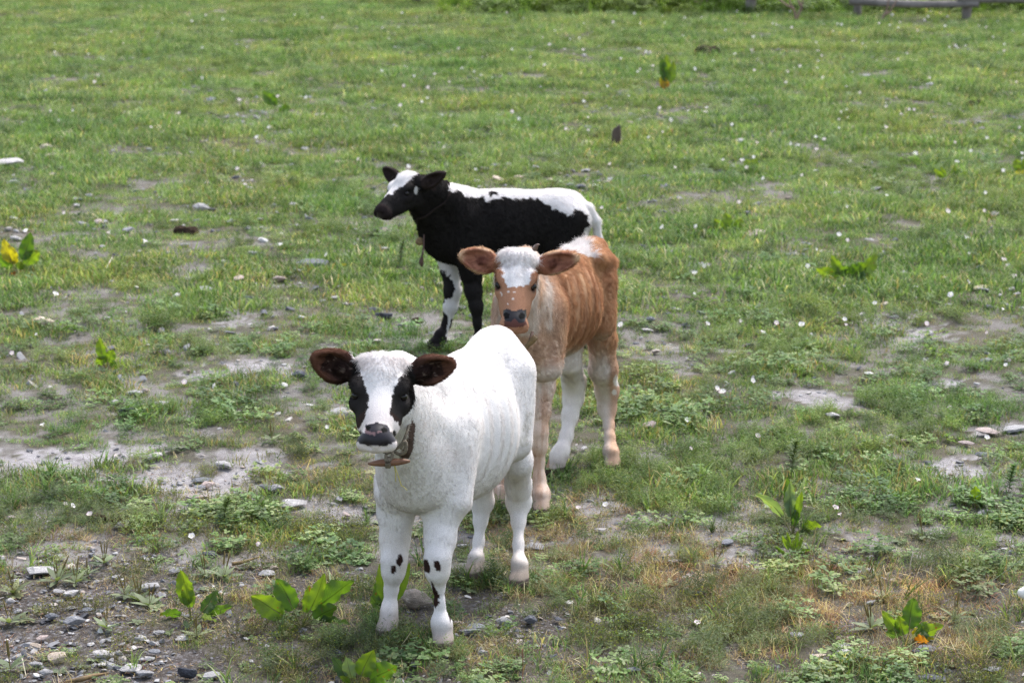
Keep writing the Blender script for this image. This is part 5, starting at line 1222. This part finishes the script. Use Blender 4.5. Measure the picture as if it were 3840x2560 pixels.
# ================================================================== stones
SM = {'p': (ST_PALE, 'pale grey'), 'g': (ST_GREY, 'blue-grey'), 'd': (ST_DARK, 'dark slate-grey'), 't': (ST_TAN, 'tan'), 'k': (ST_PINK, 'pinkish')}
STONES = [(1167, 982, 140, 46, 'g'), (1440, 1186, 58, 44, 'd'), (160, 1205, 86, 46, 't'), (170, 555, 54, 36, 't'), (186, 584, 62, 18, 'k'), (30, 604, 140, 34, 'p'), (780, 378, 62, 22, 'g'), (296, 650, 50, 15, 't'), (755, 778, 60, 36, 'p'),
 (480, 1540, 58, 42, 'd'), (606, 1514, 52, 26, 'p'), (505, 1472, 60, 24, 'p'), (545, 1468, 36, 24, 'k'), (440, 1500, 46, 20, 'p'), (1290, 1550, 100, 38, 'p'), (1125, 1415, 60, 36, 'd'), (1600, 1282, 66, 22, 'p'), (2622, 990, 112, 26, 'p'), (2815, 876, 110, 34, 'k'),
 (3140, 728, 62, 22, 'p'), (3282, 706, 38, 18, 'p'), (3492, 1245, 56, 20, 'p'), (3470, 1270, 52, 20, 'p'), (3325, 1236, 36, 16, 'd'), (3790, 1608, 110, 30, 'p'), (3706, 1618, 84, 38, 'k'), (3345, 1640, 44, 26, 'p'),
 (158, 2136, 132, 20, 'p'), (278, 2126, 50, 14, 'p'), (561, 2196, 76, 32, 'p'), (222, 2218, 50, 20, 'p'), (280, 2230, 86, 30, 'p'), (539, 2036, 48, 20, 'g'), (792, 2086, 54, 26, 'd'), (1002, 2164, 76, 14, 'p'), (1027, 2144, 36, 22, 't'), (658, 2138, 56, 24, 'p'),
 (278, 2344, 78, 44, 'g'), (196, 2318, 50, 28, 'g'), (136, 2430, 46, 22, 't'), (215, 2480, 64, 52, 't'), (392, 2462, 80, 34, 'p'), (447, 2464, 34, 22, 'p'), (479, 2456, 36, 26, 't'), (490, 2510, 96, 22, 'p'), (703, 2522, 70, 60, 'd'), (784, 2526, 84, 26, 'p'), (136, 2506, 48, 22, 'p'), (174, 2540, 50, 28, 'p'), (545, 2535, 80, 24, 'p'), (158, 2392, 44, 16, 'k'), (196, 2440, 30, 22, 'g'), (60, 2180, 56, 26, 'p'), (690, 2400, 70, 18, 'p'), (580, 2450, 56, 16, 'g'), (330, 2300, 40, 16, 'g'), (600, 2380, 46, 14, 'p'), (440, 2165, 44, 14, 'p'), (40, 2260, 40, 24, 'p'),
 (841, 1735, 66, 30, 'p'), (752, 1786, 82, 22, 'g'), (750, 1824, 46, 20, 'g'), (779, 1812, 52, 28, 'k'), (746, 1872, 98, 32, 'k'), (991, 1825, 52, 28, 'g'), (1035, 1830, 62, 36, 'p'), (566, 1718, 88, 24, 'p'), (1097, 1888, 120, 18, 'p'), (468, 1980, 94, 14, 'p'), (40, 1940, 44, 26, 'k'),
 (1560, 2250, 118, 80, 't'), (1740, 2048, 52, 16, 'p'), (1776, 2332, 86, 26, 'g'), (1764, 2364, 98, 32, 'g'), (1890, 2313, 62, 38, 'p'), (1990, 2310, 52, 36, 'g'), (2092, 2310, 46, 18, 'd'), (1720, 2326, 38, 16, 'k'), (1552, 2490, 44, 22, 'g'), (1708, 2388, 30, 20, 'p'), (1811, 2448, 32, 18, 'p'), (2375, 2520, 62, 24, 'g'), (2456, 2110, 46, 20, 'g'), (2533, 2112, 50, 20, 'p'), (2004, 2050, 84, 16, 'p'), (2394, 2340, 26, 16, 'd'), (1850, 2360, 28, 18, 'g'), (1940, 2350, 30, 14, 'g'),
 (2574, 1920, 42, 28, 'd'), (2620, 2222, 44, 34, 'd'), (2718, 2038, 66, 20, 'g'), (2870, 2138, 62, 22, 'p'), (3704, 1922, 72, 26, 'p'), (3030, 1908, 48, 44, 't'), (2742, 2318, 46, 34, 'g'), (2990, 2386, 64, 16, 'p'), (3156, 2430, 74, 26, 'p'), (3165, 2470, 72, 42, 'p'), (3124, 2530, 64, 36, 'p'), (3077, 2480, 62, 20, 't'), (3464, 2444, 104, 24, 'g'), (3497, 2548, 98, 36, 'd'), (3715, 2516, 64, 28, 'p'), (3273, 2268, 50, 16, 'p'), (3262, 2144, 42, 16, 'p'), (3160, 2395, 60, 24, 't'),
 (2250, 1985, 44, 16, 'p'), (2430, 1240, 44, 16, 'p'), (1160, 745, 46, 20, 'p'), (960, 955, 60, 20, 'p'), (690, 925, 44, 12, 'p'), (640, 950, 40, 12, 'p'), (230, 1005, 52, 16, 'p'), (60, 895, 40, 20, 'p'), (2190, 640, 44, 14, 'p'), (1950, 660, 46, 14, 't'), (3760, 870, 40, 12, 'p'), (3370, 955, 40, 16, 'p'), (2440, 1210, 34, 22, 'g')]
MARKS = [('the largest dock', 1131, 2368), ('the white calf front hooves', 1560, 2410), ('the tall dock on the gravel', 690, 2280), ('the orange-leaved dock', 3410, 2400), ('the curled-leaf dock right of the calves', 2973, 2000), ('the dried mud patch on the left', 420, 1760), ('the bottom left corner', 60, 2500), ('the bottom right corner', 3780, 2520),
 ('the white calf hind hooves', 1860, 2200), ('the tan calf hind hooves', 2200, 1790), ('the left edge dock', 60, 1000), ('the black calf front hooves', 1650, 1320), ('the bushy dock right of the tan calf', 3172, 1068), ('the short wooden stake', 2310, 550), ('the mud patch at far right', 3540, 1770), ('the dock left of the white calf ears', 398, 1370), ('the white calf muzzle', 1400, 1640), ('the bottom edge dock', 1330, 2520), ('the upper left corner', 200, 200), ('the black calf head', 1420, 800), ('the dung left of the black calf', 700, 870)]
stone_src = [stone_mesh(500 + i, fl, 18) for i, fl in enumerate((0.30, 0.42, 0.22, 0.36, 0.5, 0.26, 0.34, 0.6))]
byl = {}; scache = {}
for i, (px, py, w, h, kd) in enumerate(STONES):
    p = G(px, py + h * 0.3); sc = r2(depth(p), w); asp = h / w
    fl = 2 if asp < 0.27 else (5 if asp < .36 else (1, 3, 0)[i % 3] if asp < 0.55 else (4 if asp < 0.7 else 7))
    hh = sc * max((asp - 0.26 * 0.78), 0.09) / 0.95; key = (fl, kd)
    if key not in scache: me = stone_src[fl].copy(); me.materials.append(SM[kd][0]); scache[key] = me
    o = link('stone', scache[key]); ext = (0.30, 0.42, 0.22, 0.36, 0.5, 0.26, 0.34, 0.6)[fl]
    o.scale = (sc * 1.18, sc * rnd.uniform(0.95, 1.2), max(hh, sc * 0.15) / ext * 1.35); o.location = (p[0], p[1], gz(p[0], p[1]) + hh * 0.40 + 0.005)
    o.rotation_euler = (rnd.uniform(-.10, .14), rnd.uniform(-.12, .12), rnd.uniform(-.5, .5) + math.pi * (i % 2))
    size = 'big' if sc > 0.065 else ('small' if sc > 0.03 else 'tiny'); shp = 'flat' if asp < 0.36 else ('low' if asp < .55 else 'blocky')
    mk = min(MARKS, key=lambda m: math.hypot(m[1] - px, (m[2] - py) * 1.3)); dx, dy = px - mk[1], (py - mk[2]) * 1.5
    rel = ('right of' if dx > 0 else 'left of') if abs(dx) > abs(dy) else ('in front of' if dy > 0 else 'beyond')
    if 'corner' in mk[0]: rel = 'in' if math.hypot(dx, dy) < 160 else rel.replace('in front of', 'near').replace('beyond', 'above')
    byl.setdefault('%s %s %s stone %s %s' % (size, shp, SM[kd][1], rel, mk[0]), []).append(o)
for lab, os_ in byl.items():
    for o in os_: tag(o, lab, 'stone', 'loose stones on the pasture' if len(os_) == 1 else 'stones: ' + lab)
# many more small stones showing in the grass further off
n = 1500; yy = np.sqrt(RNG.uniform(7.0 ** 2, 22 ** 2, n)); xx = RNG.uniform(-.235, .235, n) * yy; cl = fbm(xx * 0.9, yy * 0.9, 73); o_ = np.argsort(-(cl + RNG.uniform(0, .28, n)))[:260]; xx, yy = xx[o_], yy[o_]; n = len(xx)
for i in range(n):
    if min(np.hypot(xx[i] - f[0], yy[i] - f[1]) for f in FEET) < 0.12: continue
    kd = rnd.choice('ppppgtk'); key = (rnd.choice((0, 2, 3, 5)), kd)
    if key not in scache: me = stone_src[key[0]].copy(); me.materials.append(SM[kd][0]); scache[key] = me
    o = link('stone', scache[key]); s = 0.028 + 0.075 * rnd.random() ** 2.0; o.scale = (s, s * .9, s * rnd.uniform(.6, 1.15)); o.location = (xx[i], yy[i], gz(xx[i], yy[i]) + s * 0.06 + 0.008); o.rotation_euler = (rnd.uniform(-.2, .2), rnd.uniform(-.2, .2), rnd.uniform(0, 6))
    tag(o, 'one of the little stones strewn through the grass of the middle and far pasture', 'stone', 'little stones strewn through the far grass')

# ================================================================== bindweed flowers
def flower_mesh():
    V = [(0, 0, -0.013)]; Fc = []; K = 20
    for r_, z_ in ((0.0014, -0.012), (0.0030, -0.004), (0.0070, 0.001), (0.0125, 0.0032)):
        for k in range(K):
            a = 6.283 * k / K; q = r_ * (1 + 0.09 * math.cos(5 * a) * (r_ > .006)); V.append((q * math.cos(a), q * math.sin(a), z_ + 0.0008 * math.sin(5 * a) * (r_ > .01)))
    for k in range(K): Fc.append((0, 1 + (k + 1) % K, 1 + k))
    for j in range(3):
        for k in range(K): a = 1 + j * K; Fc.append((a + k, a + (k + 1) % K, a + K + (k + 1) % K, a + K + k))
    return np.array(V), Fc
def petal_mat(name, a, b):
    g = NG(name); v = g.obj(); L = g.n('ShaderNodeVectorMath', {0: v}, operation='LENGTH').outputs['Value']
    c = g.ramp(g.n('ShaderNodeMath', {0: L, 1: 75.0}, operation='MULTIPLY').outputs[0], [(0.25, (0.75, 0.70, 0.45)), (0.5, a), (0.95, b)])
    d = g.n('ShaderNodeBsdfDiffuse', {'Color': c}); t = g.n('ShaderNodeBsdfTranslucent', {'Color': c})
    return g.done(g.n('ShaderNodeMixShader', {0: 0.4, 1: d.outputs[0], 2: t.outputs[0]}).outputs[0])
fv, ff = flower_mesh(); FM = [mesh_np('bindweed_flower', fv, ff, [petal_mat('petal_pink', (0.85, 0.80, 0.80), (0.80, 0.60, 0.66))]), mesh_np('bindweed_flower', fv, ff, [petal_mat('petal_white', (0.88, 0.86, 0.85), (0.84, 0.78, 0.80))])]
FLW = [(438, 1742), (720, 2052), (248, 1930), (275, 1945), (338, 1974), (160, 1620), (2168, 1945), (2270, 1922), (3148, 1964), (3150, 2148), (2614, 2382), (3440, 1834), (2590, 1728), (2710, 1500), (2702, 1492), (2822, 1460), (3172, 1248), (3166, 1232), (3474, 1230), (804, 1474), (692, 1462), (2860, 1266), (2776, 1232), (2688, 1494), (3132, 1942), (137, 1282), (45, 1336), (1226, 1640), (970, 2081), (2574, 1625), (2690, 1490), (3760, 1180), (3700, 1262), (3770, 1400), (3550, 1392), (2640, 1020), (3080, 952), (3060, 957), (3575, 943), (3632, 978), (3540, 1066), (3630, 1080), (3144, 1100), (3165, 1092), (2840, 1680), (3700, 1670), (3560, 1550)]
fpos = [G(px, py)[:2] for px, py in FLW]
for i in range(235):
    y = math.sqrt(rnd.uniform(9.5 ** 2, 25 ** 2)); u = rnd.uniform(-.22, .225)
    if u < -0.05 and rnd.random() < 0.5: u = abs(u)
    fpos.append(np.array([u * y, y]))
for i, p in enumerate(fpos):
    o = link('bindweed_flower', FM[i % 2]); s = rnd.uniform(0.5, 0.85) * (1.0 if i < len(FLW) else 1.35); o.scale = (s, s, s)
    o.location = (p[0], p[1], float(gz(p[0], p[1])) + (0.024 if i < len(FLW) else 0.040) + rnd.uniform(0, .018)); o.rotation_euler = (rnd.uniform(.2, 1.1), rnd.uniform(-.5, .5), rnd.uniform(-.9, .9))
    tag(o, 'small open pinkish-white bindweed flower low in the grass', 'flower', 'bindweed flowers scattered over the pasture')

# ================================================================== dung, clods, sticks, scraps
DUNG = simple('dung', (0.022, 0.015, 0.011), 0.95, 0.05, (30, (0.055, 0.038, 0.026)), (45, 1.0, 0.01))
def blob(name, px, py, w, h, label, cat, mat, seed, lumps=3):
    c = G(px, py + h * .4); s = r2(depth(c), w); rz = random.Random(seed); bm = bmesh.new(); f = Field((-s, -s, -0.02), (s, s, s * 1.2), max(s / 26, 0.0025))
    for k in range(lumps):
        a = rz.uniform(-.30, .30) * s; b = rz.uniform(-.18, .18) * s; r_ = rz.uniform(.18, .30) * s; f.ell((a, b, r_ * .3), (r_ * 1.2, r_, max(r_ * .75, s * h / w * .55)), None, s * .06)
    bm.free(); V, Q = f.nets(); nz = fbm(V[:, 0] / s * 9 + seed, V[:, 1] / s * 9 + V[:, 2] / s * 7, seed, 4) - .5; nn = V / (np.linalg.norm(V, axis=1)[:, None] + 1e-6); V = V + nn * nz[:, None] * s * .16
    o = link(name, mesh_np(name, V, Q, [mat]), None, (c[0], c[1], float(gz(c[0], c[1])) - 0.002)); tag(o, label, cat); return o
blob('dung_pile', 2668, 192, 110, 44, 'large black dung pile far off below the fence', 'dung', DUNG, 1, 4)
blob('dung_pile', 700, 864, 92, 44, 'dark dung beside a grey stone, left of the black calf', 'dung', DUNG, 2, 3)
blob('dung_pile', 375, 1944, 92, 50, 'dry brown dung lump at the left, below the dried mud patch', 'dung', DUNG, 3, 4)
blob('dung_pile', 462, 1958, 84, 28, 'flat crumbled dung right of the dry brown lump', 'dung', DUNG, 4, 3)
blob('dung_pile', 3662, 384, 62, 38, 'small dark dung pile far off at the right', 'dung', DUNG, 5, 3)
blob('dung_pile', 2648, 1268, 44, 30, 'round dark dung lump right of the tan calf', 'dung', DUNG, 6, 2)
blob('dung_pile', 2770, 1122, 90, 32, 'crumbly brown dung on the grass left of the bushy dock', 'dung', DUNG, 7, 4)
blob('dung_pile', 2932, 1216, 32, 24, 'small dark dung lump below the bushy dock', 'dung', DUNG, 8, 2)
blob('dung_pile', 1556, 1196, 56, 26, 'dark dung lump left of the black calf front hooves', 'dung', DUNG, 9, 3)
blob('dung_pile', 3330, 1236, 36, 16, 'dark crumb of dung on the pale stony patch at the right', 'dung', DUNG, 10, 2)
def stick(name, pts, rad, mat, label, cat, seg=7):
    pts = np.array(pts); b = pts[0].copy(); v, f = tube(spline(pts - b, 5), rad if np.isscalar(rad) else np.interp(np.linspace(0, 1, 5 * (len(pts) - 1) + 1), np.linspace(0, 1, len(rad)), rad), seg)
    return tag(link(name, mesh_np(name, v, f, [mat]), None, tuple(b)), label, cat)
GREYWOOD = simple('weathered_wood', (0.27, 0.24, 0.225), 0.9, 0.15, (9, (0.16, 0.145, 0.135)), (26, 0.9, 0.01))
STALK = simple('pale_dry_stalk', (0.50, 0.45, 0.36), 0.7, 0.2)
def GP(px, py, z=0.006): return G(px, py, z)
stick('stick', [GP(240, 2558, .01), GP(300, 2546, .016), GP(350, 2532, .014), GP(405, 2522, .008)], [.004, .007, .005, .002], TWIG, 'brown twisted stick lying at the bottom edge on the gravel', 'stick')
stick('stick', [GP(870, 2114, .01), GP(905, 2108, .012), GP(930, 2100, .012), GP(975, 2086, .014)], [.006, .0055, .004, .002], TWIG, 'short broken brown stick on the grass left of the white calf legs', 'stick')
stick('dry_stalk', [GP(82, 2466, .035), GP(90, 2500, .02), GP(98, 2537, .004)], .0013, STALK, 'thin white straw standing in the bottom left corner', 'stalk', 5)
stick('dry_stalk', [P(3424, 2068, 6.42), P(3412, 2130, 6.42), P(3418, 2222, 6.42)], .0014, STALK, 'pale dry stalk standing above the orange-leaved dock', 'stalk', 5)
stick('dry_stalk', [GP(386, 1034, .01), GP(402, 1000, .03), GP(420, 966, .05)], .0030, STALK, 'pale leaning grass stalk right of the yellowing dock', 'stalk', 5)
stick('dry_stalk', [GP(3620, 2245, .01), GP(3730, 2170, .03), GP(3840, 2090, .05)], .0011, LF['s'], 'long blue-green grass stem leaning toward the right edge', 'stalk', 5)
stick('dry_stalk', [P(1958, 2560, 5.6), P(1961, 2500, 5.62), P(1958, 2432, 5.62)], [.0012, .0011, .0018], simple('brown_stalk', (0.20, 0.10, 0.06), 0.8, 0.2), 'thin reddish seed stalk standing at the bottom edge', 'stalk', 5)
# short wooden stake
b = G(2306, 560); h = P(2312, 474, b[1])[2]; r_ = r2(depth(b), 17); V = []; Fc = []
for i, (t, q) in enumerate(((0, 0.9), (.3, 1.0), (.6, 1.08), (.82, 1.0), (1.0, .62))):
    for k in range(9): a = 6.283 * k / 9; V.append((q * r_ * math.cos(a) + 0.012 * t, q * r_ * math.sin(a) * .8, -0.03 + (h + .03) * t + (0.012 * math.cos(a) if t == 1 else 0)))
for i in range(4):
    for k in range(9): Fc.append((i * 9 + k, i * 9 + (k + 1) % 9, i * 9 + 9 + (k + 1) % 9, i * 9 + 9 + k))
Fc += [tuple(range(9))[::-1], tuple(range(36, 45))]
tag(link('wooden_stake', mesh_np('wooden_stake', V, Fc, [simple('dark_old_wood', (0.12, 0.09, 0.075), 0.9, 0.1, (14, (0.06, 0.045, 0.04)), (30, 0.9, 0.01))], False), None, tuple(b)), 'short weathered wooden stake standing in the grass behind the black calf', 'stake')
# white scrap at the right edge
c = G(3870, 2290); WS = simple('white_plastic', (0.78, 0.76, 0.70), 0.45, 0.4)
f_ = Field((-.09, -.06, -.02), (.12, .06, .10), 0.004); f_.cone((-.030, 0, .052), .012, (.03, 0, .070), .022, .02); f_.cone((-.015, 0, .045), .010, (.03, -.01, .006), .012, .02); f_.ell((.04, 0, .035), (.05, .03, .035), None, .02)
V, Q = f_.nets(); tag(link('plastic_scrap', mesh_np('plastic_scrap', V, Q, [WS]), None, tuple(c)), 'smooth white plastic scrap cut by the right edge of the picture', 'scrap')
# yellow leaf
me = dock_leaf(np.zeros(3), np.array([0.03, -0.004, 0.014]), 0.014, 'y', .1, .2, .4, .1, 99, 'yellow_leaf'); p = G(1278, 1000, 0.022); tag(link('yellow_leaf', me, None, tuple(p)), 'small fallen yellow leaf right of the big blue-grey stone', 'leaf')

# ================================================================== fence and shrubs at the far edge
fe = tag(empty('log_fence', (4.0, 25.1, 0)), 'weathered log fence with rough posts at the far edge of the pasture', 'fence')
fb = np.array([4.0, 25.1, 0])
POSTS = [(1560, 12, 30), (2420, 30, 30), (2812, 55, 40), (3212, 64, 30), (3622, 76, 36), (4050, 88, 34)]
pp = []
for px, py, w in POSTS:
    g0 = G(px, py); rad = r2(depth(g0), w / 2); pp.append(g0); top = g0 + np.array([rnd.uniform(-.03, .03), 0, rnd.uniform(0.75, 0.9)])
    v, f = tube(spline([g0 - fb - np.array([0, 0, .1]), (g0 + top) / 2 - fb + np.array([.01, 0, 0]), top - fb], 5), np.linspace(rad * 1.08, rad * .85, 11), 10)
    link('post', mesh_np('post', v, f, [GREYWOOD]), fe)
for i in range(len(pp) - 1):
    a, b = pp[i], pp[i + 1]
    for z0, r0 in ((0.20, .034), (0.42, .03), (0.68, .032)):
        if i < 2 and z0 < .3 and i == 1: pass
        q0 = a + np.array([-.10, -.075, z0 + rnd.uniform(-.02, .02)]); q1 = b + np.array([.10, -.075, z0 - (0.03 if z0 < .3 else 0) + rnd.uniform(-.02, .02)])
        if z0 < .3: r0 = .038; q0[2] = q1[2] = (.10, .20, .27, .175, .215)[i]
        if i % 2: q0[1] -= .07; q1[1] -= .07
        mid = (q0 + q1) / 2 + np.array([0, 0, rnd.uniform(-.02, .02)]); v, f = tube(spline([q0 - fb, mid - fb, q1 - fb], 8), np.linspace(r0 * 1.1, r0 * .9, 17), 10)
        link('rail', mesh_np('rail', v, f, [GREYWOOD]), fe)
a, b = G(1950, 30), G(2250, 34); stick('fallen_log', [a + [0, -.1, .05], (a + b) / 2 + np.array([0, -.1, .055]), b + [0, -.1, .05]], [.045, .05, .04], GREYWOOD, 'grey log lying along the foot of the fence', 'log', 10)
BARK = simple('bare_twig', (0.30, 0.20, 0.155), 0.8, 0.2, (20, (0.20, 0.14, 0.11)))
for lab, base, brs in (('bare forked shrub of pinkish twigs in front of the fence', (2985, 78), [[(0, 0, 0), (-.02, 0, .10), (-.07, 0, .2), (-.10, .02, .45)], [(0, 0, 0), (.04, 0, .1), (.06, 0, .17), (.08, .02, .4)], [(-.03, 0, .12), (-.12, 0, .17), (-.22, 0, .26)], [(.05, 0, .14), (.02, 0, .22), (.05, 0, .4)]]),
                       ('bare curved branch growing at the fence, left of the thick post', (2640, 50), [[(0, 0, 0), (-.01, 0, .05), (-.05, 0, .10), (-.13, 0, .14)], [(-.03, 0, .08), (-.02, 0, .16), (.03, 0, .3)], [(0, 0, 0), (.03, 0, .12), (.02, 0, .35)]]),
                       ('thin leaning bare twig by the right-hand rail of the fence', (3300, 86), [[(0, 0, 0), (.04, 0, .08), (.07, 0, .16), (.09, 0, .4)], [(.04, 0, .08), (.1, 0, .12), (.2, 0, .3)]])):
    g0 = G(*base); root = tag(empty('bare_shrub', g0), lab, 'shrub')
    for q in brs: v, f = tube(spline(q, 5), np.linspace(.014, .006, 5 * (len(q) - 1) + 1), 7); link('branch', mesh_np('branch', v, f, [BARK]), root)
# leafy bushes behind the fence
BUSHM = VEG
for i, (px, py, s, lab) in enumerate(((2480, 20, .34, 'dense green bush behind the fence, left of the thick post'), (2700, 26, .30, 'leafy bush behind the fence right beside the thick post'), (3090, 30, .36, 'bright green bush behind the fence beyond the bare forked shrub'), (3420, 40, .32, 'bush growing through the fence under the right-hand rail'), (1720, 0, .25, 'low green bush at the top edge beyond the pasture'), (2130, 0, .3, 'dark green bush behind the fallen log'))):
    g0 = G(px, py); g0[1] += .45; g0[0] *= g0[1] / (g0[1] - .45); root = tag(empty('bush', g0), lab, 'bush'); b = Rib(); rz = random.Random(i)
    for k in range(1500):
        d = norm(np.array([rz.gauss(0, 1), rz.gauss(0, 1), abs(rz.gauss(0, 1))])); q = d * s * rz.uniform(.45, 1.0) * (1 + .25 * math.sin(7 * d[0] + i) * math.cos(5 * d[1])); q[0] *= 1.3
        b.blade(q, d + np.array([rz.uniform(-.8, .8), rz.uniform(-.8, .8), rz.uniform(-.3, .6)]), rz.uniform(.03, .06), rz.uniform(.014, .026), .3, 2, rz.choice([(0.12, .21, .045), (.16, .27, .055), (.20, .29, .08), (.07, .13, .035)]), rz.uniform(-1, 1), (.3, 1, .15))
    me = mesh_np('foliage', np.array(b.V), b.F, [VEG]); vcol(me, 'tint', np.array(b.C)); tag(link('foliage', me, root), kind='stuff')
    for k in range(5):
        a = k * 1.3; v, f = tube(spline([(0, 0, 0), (math.cos(a) * s * .3, math.sin(a) * s * .3, s * .4), (math.cos(a) * s * .6, math.sin(a) * s * .5, s * .75)], 4), np.linspace(.012, .004, 9), 6); link('stem', mesh_np('stem', v, f, [BARK]), root)
white_calf()
tan_calf()
black_calf()
